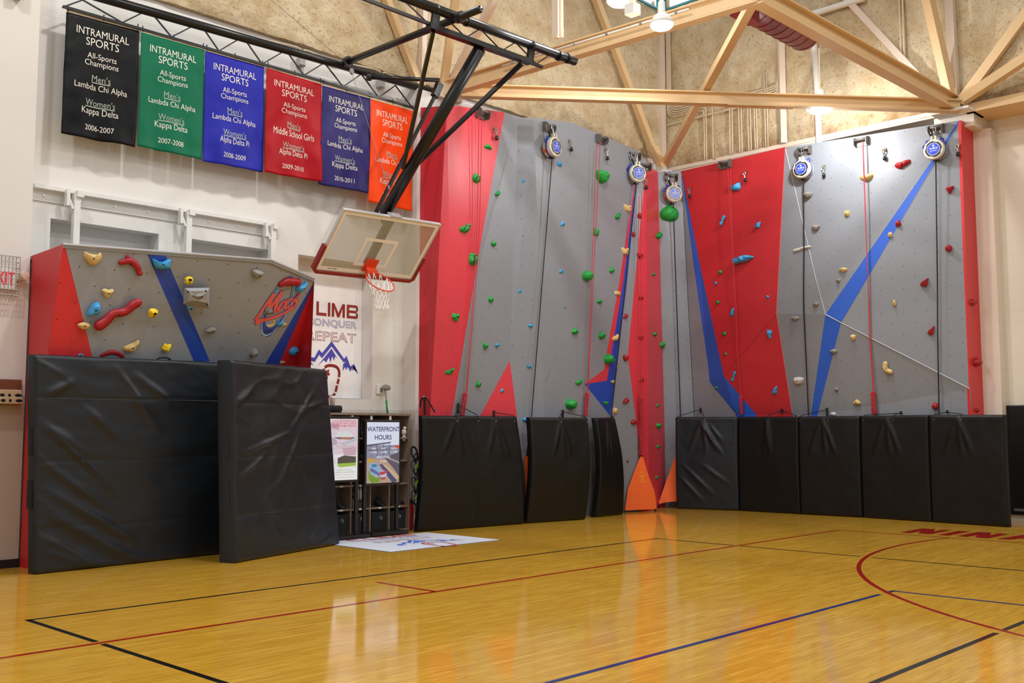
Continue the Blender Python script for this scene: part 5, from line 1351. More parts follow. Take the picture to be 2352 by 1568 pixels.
# orange belay flags
M_FLAG = mat('orange_flag', '#ff6a20', .6, bump=.1, bscale=60); M_FLTX = mat('flag_letter', '#ffc02e', .6)
def flag(px0, pts, label, base, tip_off=.12, textat=None):
    # base: floor point under the flag, facing direction toward -(.8,.6)
    B = Vector(base[0]); n = Vector(base[1]).normalized()
    nn = Vector((n.x, n.y, .16)).normalized()
    P = [onP(x, y, B, nn) for x, y in pts]
    o = obj('belay_flag', MB().prism(P, -nn*.012), M_FLAG); tag(o, label, 'flag', 'orange clip-in flags')
    return o, nn, B
GP = [(1471.5, 1047), (1476.5, 1047), (1489, 1090), (1503, 1127), (1507, 1150), (1507.5, 1166), (1505, 1168.5), (1436, 1172), (1442, 1124), (1457, 1083)]
gb, gn = (16.35, 12.36, .05), (-.35, -.94, 0)
o, nn, B = flag(0, GP, 'orange triangular belay flag lettered CLIP IN below the long chain knot', (gb, gn))
tx = MB()
def fl(a, b):
    p = onP(1474.5, 1098, B, nn); r_ = Vector((0, 0, 1)).cross(nn).normalized()
    if r_.dot(_R) < 0: r_ = -r_
    u_ = nn.cross(r_);  u_ = u_ if u_.z > 0 else -u_
    return p+r_*a+u_*b+nn*.002
put_text(tx, 'CLIP', fl, 0, .04, .12, .05); put_text(tx, 'IN', fl, 0, -.03, .055, .05); put_text(tx, 'TRUBLUE', fl, 0, -.075, .20, .02)
tx.tube([fl(math.cos(a)*.022, .115+math.sin(a)*.022) for a in [2*PI*k/12 for k in range(12)]], .004, 5, closed=True)
objs('flag_lettering', tx, M_FLTX, o)
obj('clip_loop', MB().beam(onP(1474, 1049, B, nn), onP(1474, 1036, B, nn), .03, .01, nn), M_BLACKW, o)
pL, pR = onP(1437, 1171, B, nn), onP(1506, 1168, B, nn)
objs('floor_anchor', MB().prism([pL, pL+Vector((-.05, .0, -pL.z)), pL+Vector((.08, .05, -pL.z))], -nn*.03).prism([pR, pR+Vector((-.06, -.02, -pR.z)), pR+Vector((.10, .04, -pR.z))], -nn*.03), M_BLACKW, o)
gb2 = (17.62, 12.42, .05)
o2, nn2, B2_ = flag(0, [(1552, 1044), (1556, 1044), (1560, 1150.5), (1553, 1151), (1530, 1153), (1514, 1157), (1513, 1153)], 'orange belay flag half hidden behind the corner gate pad', (gb2, (-.75, -.66, 0)))
pp_ = onP(1514, 1156, B2_, nn2)
obj('floor_anchor', MB().prism([pp_, pp_+Vector((-.12, .0, -pp_.z)), pp_+Vector((.04, .02, -pp_.z))], -nn2*.03), M_BLACKW, o2)
o3, nn3, B3_ = flag(0, [(1204, 1048), (1216, 1046), (1240, 1120), (1240, 1160), (1214, 1160), (1208, 1143), (1206, 1095)], 'sliver of orange belay flag in the gap between two gate pads', ((13.2, 12.36, .05), (-.35, -.94, 0)))
obj('clip_loop', MB().beam(onP(1211, 1047, B3_, nn3), onP(1213, 1022, B3_, nn3), .03, .01, nn3), M_BLACKW, o3)

# ------------------------------------------------------------------ cubby shelf with its contents, screens
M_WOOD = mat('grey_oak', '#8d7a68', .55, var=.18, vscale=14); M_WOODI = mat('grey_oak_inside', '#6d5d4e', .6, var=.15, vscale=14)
SY0, SY1 = 12.74, 13.05
sx = [9.36]+[onY(x, 1060, SY0).x for x in (808, 852, 895.5)]+[10.80]
sx = [sx[1]-(sx[2]-sx[1]), sx[1], sx[2], sx[3], sx[3]+(sx[2]-sx[1])]
SX0, SX1 = sx[0]-.03, sx[-1]+.03
sz = [.03, .395, .755, 1.12, 1.48, 1.83]
SH = empty('cubby_shelf', ((SX0+SX1)/2, 12.9, 0), 'gray oak cubby shelf against the white wall behind the two screens', 'shelf')
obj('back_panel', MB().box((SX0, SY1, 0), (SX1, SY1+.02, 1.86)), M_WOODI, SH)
obj('top_board', MB().box((SX0-.02, SY0-.02, 1.84), (SX1+.02, SY1+.02, 1.875)), M_WOOD, SH)
for x in (SX0, SX1-.0): obj('side_panel', MB().box((x-.015, SY0, 0), (x+.015, SY1, 1.84)), M_WOOD, SH)
for x in sx[1:4]: obj('divider', MB().box((x-.012, SY0+.005, 0.02), (x+.012, SY1, 1.84)), M_WOOD, SH)
for z in sz[:5]: obj('shelf_board', MB().box((SX0, SY0+.003, z-.012), (SX1, SY1, z+.012)), M_WOOD, SH)
for x in sx[1:4]: obj('shelf_tag', MB().box((x-.02, SY0-.004, 1.765), (x+.02, SY0+.003, 1.835)), M_WHITE, SH)
for c in range(4):
    for z in sz[1:4]:
        xm = (sx[c]+sx[c+1])/2
        obj('shelf_tag', MB().box((xm-.035, SY0-.003, z-.012), (xm+.03, SY0+.003, z+.012)), M_WHITE, SH)
# fabric bins on the bottom row
M_BIN = mat('black_bin_fabric', '#1b1d20', .8)
bin0 = None
for c in range(4):
    xm = (sx[c]+sx[c+1])/2
    if bin0 is None:
        bin0 = obj('storage_bin', MB().box((xm-.15, SY0+.015, .044), (xm+.15, SY1-.01, .33)), M_BIN, bevel=.008)
        obj('grommet_ring', MB().tube([(xm+.03+math.cos(a)*.02, SY0+.012, .24+math.sin(a)*.026) for a in [2*PI*k/16 for k in range(16)]], .006, 8, closed=True), M_CHROME, bin0)
        b = bin0
    else:
        b = copy_tree(bin0); b.location.x += xm-(sx[0]+sx[1])/2
    tag(b, ('black fabric bin in the bottom row of the shelf, beside the tall crash pad', 'black fabric bin in the bottom row of the shelf, under the spray bottle', 'black fabric bin with ring, third in the bottom row of the shelf', 'black fabric bin in the bottom row nearest the red bag')[c], 'storage bin', 'bins in the bottom row of the shelf')
# climbing shoes
M_SHOE = mat('black_shoe', '#1c1e21', .6, bump=.3, bscale=40); M_SOLE = mat('shoe_sole', '#2f4652', .6)
def shoe(x, z, lab, turn=0):
    y = SY0+.10
    vs = []; n_ = 14; prof = [(-.11, .03, .11), (-.085, .036, .13), (-.04, .034, .125), (.0, .034, .085), (.04, .038, .065), (.08, .038, .05), (.11, .025, .035), (.122, .008, .02)]
    mb = MB(); c_, s_ = math.cos(turn), math.sin(turn)
    for (l, hw, hh) in prof:
        for k in range(n_):
            a = 2*PI*k/n_; px_ = math.cos(a)*hw; pz_ = max(0, (math.sin(a)*.5+.5))*hh
            mb.v.append(Vector((x+px_*c_-l*s_, y-.0+(px_*s_*.3)-l*c_*.55, z+pz_)))
    for i in range(len(prof)-1):
        for k in range(n_): mb.f.append((i*n_+k, i*n_+(k+1) % n_, (i+1)*n_+(k+1) % n_, (i+1)*n_+k)); mb.mi.append(0)
    mb.f += [tuple(range(n_-1, -1, -1)), tuple((len(prof)-1)*n_+k for k in range(n_))]; mb.mi += [0, 0]
    o = obj('climbing_shoe', mb, M_SHOE, smooth=True); tag(o, lab, 'shoe', 'climbing shoes in the shelf')
    obj('pull_strap', MB().tube(spline([(x-.015, y+.05, z+.11), (x, y+.02, z+.15), (x+.015, y+.05, z+.11)], 8), .006, 6), M_SOLE, o)
SP = [(0, 1, .30, 'dark climbing shoe beside the tall crash pad, second shelf row from below', .2), (0, 1, .62, 'dark climbing shoe next to the one beside the tall crash pad', -.3), (2, 1, .18, 'dark climbing shoe under the right screen, at the divider', .1),
      (2, 1, .68, 'dark climbing shoe under the middle of the right screen', -.3), (3, 1, .32, 'dark climbing shoe under the right edge of the right screen', .2), (3, 3, .72, 'dark climbing shoe right of the right screen at mid height', .0), (3, 2, .7, 'dark climbing shoe right of the screen, under the mid-height one', .0),
      (1, 4, .75, 'dark climbing shoe in the gap between the screens, upper row', .1), (1, 3, .75, 'dark climbing shoe in the gap between the screens, lower row', .1)]
for c, r, f, lab, tn in SP: shoe(sx[c]+(sx[c+1]-sx[c])*f, sz[r]+.013, lab, tn)
# white chalk animals right of the screen
wp = onY(928, 992, SY0+.05)
mb = MB().lathe([(.0, -.05), (.03, -.045), (.042, -.01), (.035, .03), (.012, .05), (.0, .052)], wp, (0, 0, 1), 14).lathe([(.0, -.03), (.026, -.02), (.03, .0), (.02, .02), (.0, .026)], wp+Vector((.01, -.005, .065)), (.3, 0, 1), 12).lathe([(.02, 0), (.028, -.04), (.03, -.09), (.022, -.115)], wp+Vector((0, 0, -.03)), (0, 0, 1), 12)
o = obj('plush_toy', mb, mat('plush_white', '#cfd0c4', .9, bump=.4, bscale=80), smooth=True); tag(o, 'small white plush figure in the top cubby right of the screen', 'toy')
obj('dark_ear', MB().lathe([(.0, -.02), (.014, 0), (.0, .02)], wp+Vector((.05, 0, .055)), (1, 0, .4), 10), M_BLACK, o)
# spray bottle and cleaning things
sp = onY(815, 1150, SY0+.05); z1 = sz[1]+.013
o = obj('spray_bottle', MB().lathe([(.034, 0), (.036, .10), (.028, .15), (.014, .175), (.014, .20)], (sp.x, sp.y, z1), (0, 0, 1), 16), M_WHITE, smooth=True); tag(o, 'white spray bottle in the cubby between the screen stands', 'bottle')
obj('trigger_head', MB().box((sp.x-.02, sp.y-.045, z1+.20), (sp.x+.018, sp.y+.02, z1+.235)).box((sp.x-.008, sp.y-.05, z1+.16), (sp.x+.008, sp.y-.035, z1+.21)), M_WHITE, o)
o = obj('caddy_box', MB().box((sp.x+.05, sp.y-.02, z1), (sp.x+.24, sp.y+.12, z1+.11)), M_BLACK, bevel=.006); tag(o, 'small black box of cleaning bottles beside the white spray bottle', 'box')
for k, (dx, m_) in enumerate(((.09, 'c9ccd0'), (.14, 'd8dade'), (.20, '8a6fc0'))):
    o = obj('cleaner_bottle', MB().lathe([(.018, 0), (.019, .15), (.010, .18), (.010, .21)], (sp.x+dx, sp.y+.04, z1+.01+.11), (0, 0, 1), 12), mat('bottle_'+m_, '#'+m_, .4), smooth=True)
    tag(o, ('pale gray cleaner bottle standing nearest the white spray bottle', 'white cleaner bottle in the middle of the black box', 'violet cleaner bottle at the far end of the black box')[k], 'bottle', 'cleaner bottles in the black box')
    obj('cap', MB().lathe([(.013, 0), (.012, .03)], (sp.x+dx, sp.y+.04, z1+.33), (0, 0, 1), 10), M_BLACK, o)
# on top of the shelf
rl_ = onY(773, 939, 12.85)
o = obj('foam_roller', MB().tube([(rl_.x-.35, 12.88, 1.877+.055), (rl_.x+.06, 12.83, 1.877+.055)], .055, 20), mat('black_foam', '#151517', .85), smooth=True); tag(o, 'black foam roller lying on top of the shelf', 'foam roller')
obj('hollow_core', MB().disc((rl_.x+.0605, 12.829, 1.932), (1, -.12, 0), .02), M_HOLE, o)
cp = onY(766, 925, 12.9)
o = obj('cup', MB().lathe([(.03, 0), (.045, .22), (.05, .225), (.05, .24)], (cp.x, 12.93, 1.876), (0, 0, 1), 20), M_WHITE, smooth=True); tag(o, 'tall white cup on the shelf top beside the tall crash pad', 'cup')
obj('cup_lid', MB().lathe([(.052, .238), (.05, .255), (.02, .26)], (cp.x, 12.93, 1.876), (0, 0, 1), 20), M_WHITE, o)
dp, dt = onY(890, 949, 12.9), onY(885, 896, 13.0)
dp.z = 1.877
o = obj('duster', MB().tube([dp, dp+(dt-dp)*.55], .017, 12), mat('green_handle', '#1f8d4c', .4), smooth=True); tag(o, 'gray fluffy duster with green handle leaning on the wall above the shelf', 'duster')
obj('stem', MB().tube([dp+(dt-dp)*.55, dt], .010, 10), mat('gray_stem', '#6f7274', .4), o)
fh = onY(887, 890, 12.99)
fz = MB()
def fuzz(a, b):
    th, ph = a*2*PI, b*PI
    v = Vector((math.cos(th)*math.sin(ph)*.085, math.sin(th)*math.sin(ph)*.04, math.cos(ph)*.045))
    return fh+v*(1+.35*noise.noise(v*60))
fz.grid(fuzz, 40, 24)
obj('duster_head', fz, mat('gray_fluff', '#9a9894', .95, bump=.8, bscale=120), o, smooth=True)
op = onY(870, 894, YW)
o = obj('outlet_box', MB().box((op.x-.06, YW-.04, op.z-.075), (op.x+.06, YW-.001, op.z+.075)), M_WHITE, bevel=.006); tag(o, 'white switch box on the wall behind the gray duster', 'outlet')
obj('socket', MB().box((op.x+.0, YW-.045, op.z-.05), (op.x+.04, YW-.038, op.z+.03)), mat('gray_socket', '#86868a', .5), o)
# red bag and harness between shelf and pad
rp = onY(945, 1190, 12.72)
o = obj('stuff_bag', MB().lathe([(.10, 0), (.115, .05), (.115, .40), (.10, .46), (.06, .49)], (rp.x+.05, 12.88, 0), (0, 0, 1), 20), mat('red_bag', '#b41414', .55, bump=.3, bscale=20), smooth=True); tag(o, 'red cylinder bag standing between the shelf and the wide gate pad', 'bag')
obj('bag_collar', MB().lathe([(.118, .42), (.10, .48), (.05, .50)], (rp.x+.05, 12.88, 0), (0, 0, 1), 20), mat('dark_blue_collar', '#171a33', .6), o)
M_LIME = mat('lime_strap', '#8fc526', .6)
for k, (y_, lab) in enumerate(((1040, 'topmost black harness hanging between shelf and wide gate pad, without green'), (1072, 'black harness with lime strap, second down beside the wide gate pad'), (1110, 'black harness with lime buckle, third down beside the wide gate pad'), (1142, 'lowest black harness, with lime loop, just above the red bag'))):
    p = onY(952, y_, 12.62)
    o = obj('harness', MB().tube([p+Vector((math.cos(a)*.06, math.sin(a)*.03, math.sin(a)*.10)) for a in [2*PI*i/18 for i in range(18)]], .016 if k == 0 else .009, 7, closed=True), M_BLACKW); tag(o, lab, 'harness', 'harnesses hanging beside the shelf')
    obj('leg_loop', MB().tube([p+Vector((.02+math.cos(a)*.045, -.02, -.07+math.sin(a)*.06)) for a in [2*PI*i/16 for i in range(16)]], .011, 7, closed=True), M_BLACKW, o)
    if k: obj('lime_strap', MB().beam(p+Vector((-.01, -.04, -.03)), p+Vector((.03, -.04, .05)), .012, .025), M_LIME, o)
hp = onX(978, 915, 11.02)
o = obj('hanging_harness', MB().tube(spline([hp+Vector((-.03, -.25, -.22)), hp+Vector((-.03, -.10, -.05)), hp+Vector((-.03, -.02, .02)), hp+Vector((-.03, .08, -.02)), hp+Vector((-.03, .10, -.14))], 14), .014, 7), M_BLACKW); tag(o, 'black harness strap hung on the dark red return side above the wide gate pad', 'harness')
obj('peg', MB().tube([hp+Vector((.03, 0, .02)), hp+Vector((-.06, -.02, .03))], .014, 8), M_CHROME, o)
obj('strap', MB().beam(hp+Vector((-.03, .0, .02)), hp+Vector((-.035, -.02, -.26)), .02, .05), M_BLACKW, o)
# digital signs
def scr_mat(n, c):
    k = 'screen_'+n
    if k in MATS: return MATS[k]
    t = NT(k); t.b.inputs['Base Color'].default_value = (.01, .01, .012, 1); t.b.inputs['Roughness'].default_value = .25
    t.b.inputs['Emission Color'].default_value = (*lin(c), 1); t.b.inputs['Emission Strength'].default_value = .95
    MATS[k] = t.m
    return t.m
def sign(x0, x1, z0, z1, y, bx0, bx1, by0, label, art, legs):
    root = empty('digital_sign', ((bx0+bx1)/2, by0+.15, 0), label, 'screen')
    obj('base', MB().box((bx0, by0, .012), (bx1, by0+.32, .06)), M_BLACK, root, bevel=.006)
    for x in legs: obj('upright', MB().box((x-.028, y+.03, .05), (x+.028, y+.07, z1)), M_BLACK, root)
    obj('housing', MB().box((x0-.035, y, z0-.035), (x1+.035, y+.06, z1+.035)), M_BLACK, root, bevel=.006)
    W_, H_ = x1-x0, z1-z0
    lay = [0]
    def f(a, b, k=0): return Vector((x0+a*W_, y-.002-.0006*k, z0+b*H_))
    s_ = obj('display', MB().poly([f(0, 0), f(1, 0), f(1, 1), f(0, 1)]), scr_mat('base_'+art, '#dfe3f6' if art == 'water' else '#e9e4ea'), root)
    k_ = [1]
    def shp(pts, c, nm='screen_print'):
        k_[0] += .5
        obj(nm, MB().poly([f(a, b, k_[0]) for a, b in pts]), scr_mat(c, c), s_)
    def tx(t, a, b, wd, ht, c, **kk):
        k_[0] += .2; mb = MB(); put_text(mb, t, lambda u, v: f(a+u/W_, b+v/H_, k_[0]+1), 0, 0, wd*W_, ht*H_, **kk); objs('screen_lettering', mb, scr_mat(c, c), s_)
    if art == 'water':
        shp([(0, .62), (1, .62), (1, .40), (0, .40)], '#8d8fa6'); shp([(0, .40), (1, .40), (1, 0), (0, 0)], '#b89a86')
        shp([(0, .63), (.75, .675), (.72, .65), (0, .60)], '#5f5a68'); shp([(.85, .60), (.93, .625), (1, .61), (1, .56), (.88, .57)], '#d2583c')
        for x_ in (.12, .3, .5, .68): shp([(x_, .64), (x_+.018, .64), (x_+.018, .42), (x_, .42)], '#5d5668')
        shp([(.02, .55), (.70, .56), (.70, .54), (.02, .53)], '#6d6678')
        shp([(.55, .42), (1, .50), (1, .10), (.80, .25), (.55, .40)], '#5b5566'); shp([(.62, .43), (1, .34), (1, .31), (.62, .40)], '#a89a9c')
        shp([(.38, .30), (.46, .31), (.95, .04), (.88, .0), (.78, .0)], '#4a4c78'); shp([(.50, .295), (.58, .30), (1, .08), (.92, .04)], '#cfae8c')
        shp([(.02, .40), (.10, .42), (.22, .38), (.20, .33), (.05, .34)], '#c9a03c')
        shp([(.05, .30), (.12, .34), (.30, .33), (.44, .20), (.42, .12), (.30, .10), (.12, .16)], '#8fb0dc'); shp([(.05, .22), (.12, .14), (.30, .08), (.42, .10), (.38, .02), (.15, .0), (.06, .08)], '#6f9a2e')
        shp([(.10, .20), (.40, .11), (.40, .16), (.12, .26)], '#5b6f9e'); shp([(.14, .31), (.30, .31), (.30, .27), (.16, .26)], '#3f7f96')
        shp([(.50+.11*math.cos(t_), .145+.06*math.sin(t_)) for t_ in [2*PI*i/20 for i in range(20)]], '#c6c4dc')
        shp([(.36, .14), (.40, .18), (.62, .20), (.64, .17), (.48, .13)], '#c23c50'); shp([(.42, .09), (.58, .09), (.56, .06), (.44, .05)], '#a8454d')
        tx('WATERFRONT', .5, .885, 1.0, .08, '#2e3160', bold=.015); tx('HOURS', .49, .75, .52, .08, '#2e3160', bold=.015)
        tx('FRI', .20, .565, .13, .03, '#f4f4f8', bold=.008); tx('SAT', .50, .565, .15, .03, '#f4f4f8', bold=.008); tx('SUN', .82, .565, .15, .03, '#f4f4f8', bold=.008)
        tx('12-5PM', .19, .505, .20, .03, '#f4f4f8', bold=.008); tx('12-5PM', .50, .505, .20, .03, '#f4f4f8', bold=.008); tx('12-5PM', .82, .505, .20, .03, '#f4f4f8', bold=.008)
        tx('MON-THURS', .50, .425, .40, .035, '#f4f4f8', bold=.008); tx('CLOSED', .50, .355, .22, .03, '#f4f4f8', bold=.008)
    else:
        shp([(0, .90), (.5, 1.0), (1, .98), (1, .45), (0, .40)], '#e2cbd6'); shp([(.15, .92), (.45, .92), (.45, .82), (.15, .85)], '#c7a2b4')
        shp([(.30, .70), (.45, .79), (.70, .81), (.92, .70)], '#dcdde0'); shp([(.30, .70), (.92, .70), (.80, .66), (.42, .67)], '#6b6470'); shp([(.50, .69), (.82, .70), (.80, .67), (.56, .67)], '#c97b4f')
        shp([(0, .72), (.35, .68), (.42, .60), (.3, .56), (0, .58)], '#b5aab8'); shp([(.42, .60), (.60, .62), (.95, .70), (.95, .64), (.60, .57)], '#b9c1cc')
        shp([(.05, .55), (.30, .55), (.30, .28), (.08, .28)], '#c9d7dc'); shp([(.06, .44), (.18, .44), (.18, .36), (.06, .36)], '#6fb8d8'); shp([(.55, .52), (.95, .54), (.95, .40), (.60, .40)], '#cba9b4')
        shp([(.42, .36), (.60, .40), (.95, .38), (.95, .27), (.42, .27)], '#514c44'); shp([(.42, .27), (.95, .28), (.95, .23), (.5, .21), (.42, .23)], '#9fc04a')
        shp([(.05, .17), (.15, .17), (.15, .02), (.07, .02)], '#a58a5e'); shp([(.20, .20), (.97, .20), (.97, .0), (.20, .0)], '#f2f1ef')
        tx('TAKE ADVANTAGE', .58, .965, .70, .032, '#d9574c', bold=.008); tx('OF OUR WELLNESS', .58, .925, .72, .032, '#d9574c', bold=.008); tx('PROGRAM AREAS!', .60, .885, .68, .032, '#d9574c', bold=.008)
        tx('The HWC Pool', .62, .555, .52, .022, '#8a8086'); tx('swim laps, splash, dive and cool', .58, .525, .64, .018, '#8a8086'); tx('Intramurals', .22, .325, .28, .02, '#666'*1+'666'); tx('join a league', .22, .285, .3, .018, '#666666')
        tx('CLIMBING WALL', .58, .165, .56, .022, '#8b8f98'); tx('CLIMB CONQUER', .58, .125, .66, .024, '#70757e'); tx('Boulder all or ropes Found', .58, .085, .66, .02, '#55585f'); tx('Open climb group needs up', .58, .045, .66, .02, '#55585f')
    return root
a0, a1 = onY(843, 969, 12.46), onY(917, 969, 12.46); zb = onY(880, 1108.5, 12.46).z
sign(a0.x, a1.x, zb, a0.z, 12.46, 9.80, 10.52, 12.33, 'black standing screen showing WATERFRONT HOURS over a kayak picture', 'water', (a0.x-.0, a1.x))
a1_ = onY(822, 962, 12.42)
sign(a1_.x-(a1.x-a0.x), a1_.x, onY(800, 1101.5, 12.42).z, a1_.z, 12.42, 9.05, 9.73, 12.275, 'black standing screen half hidden by a crash pad, with pink wellness poster', 'poster', (a1_.x-.52, a1_.x+.02))

# ------------------------------------------------------------------ left wall fittings
LR = empty('wall_rail_frame', (6.8, 13.0, 4.6), 'white painted steel rail with three hanging posts on the wall above the bouldering wall', 'rail')
r0, r1 = onY(76, 421, 13.04), onY(642, 514, 13.04)
obj('top_rail', MB().beam((r0.x, 13.04, 4.655), (r1.x, 13.04, 4.655), .11, .05).beam((r0.x, 13.085, 4.57), (r1.x, 13.085, 4.57), .012, .16), M_TRIMW, LR)
for k, px_ in enumerate(((176, 440), (433, 482), (626, 514))):
    x = onY(px_[0], px_[1]+30, 12.96).x
    obj('post', MB().box((x-.04, 12.93, 3.5), (x+.04, 13.01, 4.62)), M_TRIMW, LR)
    obj('clamp_plate', MB().box((x-.14, 12.92, 4.45), (x-.10, 13.0, 4.66)).box((x-.015, 12.9, 4.58), (x+.07, 13.02, 4.66)).beam((x-.14, 12.96, 4.63), (x-.05, 12.96, 4.42), .05, .03), M_TRIMW, LR)
    obj('side_bracket', MB().box((x+.05, 12.97, 4.28), (x+.075, 13.06, 4.42)), M_TRIMW, LR)
bl_ = MB()
for i in range(8):
    x = r0.x+.15+i*.46; bl_.lathe([(.012, 0), (.012, .012), (.0, .014)], (x, 13.078, 4.56), (0, -1, 0), 8)
objs('bolt', bl_, M_CHROME, LR)
# exit sign in its wire cage, on the front pier
EY0 = 12.73
ec0, ec1 = onY(-38, 585, 12.6), onY(47, 590, 12.6); eb = onY(36, 678, 12.6)
ES = empty('exit_sign', ((ec0.x+ec1.x)/2, 12.7, eb.z), 'white exit sign with red letters inside a wire guard, on the white pier', 'exit sign')
x0, x1, z0, z1 = ec0.x, ec1.x-.03, eb.z+.08, eb.z+.33
obj('sign_box', MB().box((x0, 12.67, z0), (x1+.025, EY0-.001, z1-.03)), M_WHITE, ES, bevel=.006)
m_ = MB(); put_text(m_, 'EXIT', lambda a, b: (x1-.135+a, 12.667, (z0+z1)/2+.0+b), 0, 0, .27, .16, bold=.02); objs('exit_lettering', m_, mat('exit_red', '#e0263f', .4, emit=.35), ES)
cg = MB(); gx0, gx1, gz0, gz1, gy = x0-.05, ec1.x, eb.z, ec1.z, 12.60
for i in range(12):
    x = gx0+(gx1-gx0)*i/11; cg.tube([(x, 12.728, gz1), (x, gy, gz1), (x, gy, gz0), (x, 12.728, gz0)], .004, 6)
for i in range(8):
    z = gz0+(gz1-gz0)*i/7; cg.tube([(gx0, gy, z), (gx1, gy, z), (gx1, 12.728, z)], .004, 6)
obj('wire_guard', cg, mat('guard_wire', '#9b958f', .4, .6), ES)
hd = onY(52, 634, 12.66)
obj('lamp_head', MB().lathe([(.015, .08), (.05, .075), (.058, .03), (.055, .0), (.04, -.01)], (hd.x-.005, 12.66, hd.z), (.25, -.95, 0), 22).box((hd.x-.06, 12.66, hd.z-.06), (hd.x+.02, 12.72, hd.z-.03)), mat('cream_lamp', '#d9bfb0', .4), ES)
# training board
o = obj('backing_board', MB().box((3.7, 12.695, onY(40, 928, 12.66).z-.01), (4.765, 12.728, onY(48, 872, 12.7).z)), mat('brown_plywood', '#7a4630', .5, var=.25, vscale=10)); tag(o, 'brown plywood backing board under the training board on the white pier', 'board')
hz0, hz1 = onY(40, 927, 12.62).z, onY(40, 895, 12.62).z
hbm = mat('cream_resin_board', '#cbb592', .45)
o = obj('training_board', MB().box((3.75, 12.61, hz0), (4.745, 12.694, hz1)).box((3.75, 12.58, hz0-.005), (4.745, 12.694, hz0+.075)), hbm, bevel=.012); tag(o, 'cream finger training board with slots, mounted on the brown plywood', 'hangboard')
sl = MB()
for x, w_ in ((4.70, .05), (4.60, .02), (4.52, .035), (4.41, .04), (4.30, .05), (4.2, .04)):
    for yy, zz_ in ((12.608, hz1-.065), (12.578, hz0+.035)):
        sl.add([(x-.0+math.cos(a)*w_*.8, yy, zz_+math.sin(a)*.018) for a in [2*PI*k/14 for k in range(14)]], [tuple(range(14))])
objs('finger_slot', sl, M_HOLE, o)
sg = onY(40, -4, 12.7)
o = obj('wall_box', MB().box((sg.x-.06, 12.58, sg.z-.01), (sg.x+.045, 12.729, sg.z+.2)), mat('gray_box', '#6a625e', .5), bevel=.01); tag(o, 'small gray box high on the white pier at the top left corner', 'box')
# small boxes with curved conduit between banner truss and foam
for k, (px_, py_) in enumerate(((693, 142), (876, 192))):
    p = onY(px_, py_, 13.02)
    o = obj('junction_box', MB().box((p.x-.055, 12.99, p.z-.07), (p.x+.055, 13.098, p.z+.06)), mat('gray_junction', '#b5b3b3', .45), bevel=.01); tag(o, ('gray junction box on the wall above the red banner', 'pale junction box on the wall above the orange banner')[k], 'junction box')
    obj('conduit', MB().tube(spline([p+Vector((-.9, .03, .02+.12)), p+Vector((-.35, .02, .2)), p+Vector((-.04, .0, .2)), p+Vector((-.03, 0, .06))], 14), .013, 8).tube(spline([p+Vector((.03, 0, .06)), p+Vector((.05, 0, .2)), p+Vector((.3, .02, .19)), p+Vector((.7, .03, .12))], 14), .013, 8), M_COND, o)

# ------------------------------------------------------------------ roof steel
RS = empty('roof_frame', (15.0, 10.0, 7.3), 'cream painted steel roof frame of tie beams and struts meeting at wall nodes', 'roof frame')
n1 = Vector((11.55, 12.72, 7.42)); n2 = onX(1528, 374, 17.98); n3 = onX(2192, 240, 18.3)
def strut(name, a, b, wd, ht, m=M_TAN, ib=False):
    a = Vector(a); b = Vector(b)
    if b.z > 8.2 and b.z < 11.5: b = a+(b-a)*min(2.2, (11.6-a.z)/(b.z-a.z))   # on up to the roof, out of the frame
    mb = MB().ibeam(a, b, wd, ht, .025) if ib else MB().beam(a, b, wd, ht)
    return obj(name, mb, m, RS)
tA, tB = onY(1060, 209, 12.55), onX(2205, 244, 18.25)
obj('tie_beam', MB().ibeam(tA, tB, .16, .22, .022), M_TAN, RS)
def along(px, py, P, Q):
    """point of the ray in the vertical plane through P and Q"""
    n = (Q-P).cross(Vector((0, 0, 1))).normalized(); return onP(px, py, P, n)
mid = (tA+tB)/2
apex = along(1738, -12, Vector((n2.x, n2.y, 0)), Vector((n2.x-5, n2.y-5, 0)))
obj('rafter', MB().ibeam(n1, apex, .17, .26, .022), M_TAN, RS)
obj('rafter', MB().ibeam(n3, apex, .20, .28, .024), M_TAN, RS)
obj('strut', MB().beam(n2, apex, .13, .13), M_TAN, RS)
obj('corner_column', MB().box((18.22, 12.92, 7.3), (18.38, 13.08, 12)), M_TANL, RS)
def wallY(px, py, y): return onY(px, py, y)
strut('strut', onY(965, 204, 12.92), onY(873, -40, 12.92), .12, .12, M_TAN)
strut('wall_column', onY(966, 204, 12.96), onY(974, -60, 12.96), .14, .1, M_TANL)
strut('strut', n1+Vector((0, 0, .05)), onY(1050, -30, 11.9), .13, .13, M_TAN)
strut('strut', n1+Vector((.1, 0, .05)), onY(1152, -30, 11.0), .12, .10, M_TANL)
strut('strut', n2+Vector((-.12, .1, 0)), onY(1362, -20, 12.88), .12, .14, M_TAN)
obj('gusset', MB().prism([onY(1500, 335, 12.6), onY(1512, 334, 12.6), onY(1530, 378, 12.6), onY(1521, 382, 12.6)], (0, .12, 0)), M_TAN, RS)
strut('strut', n3+Vector((.1, .15, 0)), onX(1952, 5, 18.42), .13, .12, M_TANL)
strut('strut', n3+Vector((.05, .05, 0)), onX(2128, -20, 17.8), .16, .16, M_TAN)
pL = onX(2198, 235, 18.5); strut('wall_column', Vector((18.40, pL.y, 7.36)), Vector((18.40, pL.y+.04, 12)), .14, .14, M_TANL)
pm = onX(1804, 290, 18.5); strut('wall_column', Vector((18.40, pm.y, 7.36)), Vector((18.40, pm.y, 12)), .12, .12, M_TANL)
strut('strut', n3+Vector((0, -.1, 0)), onX(2372, 10, 18.4), .13, .16, M_TAN)
strut('strut', n3+Vector((0, -.15, .05)), onX(2380, 118, 17.9), .14, .16, M_TAN)
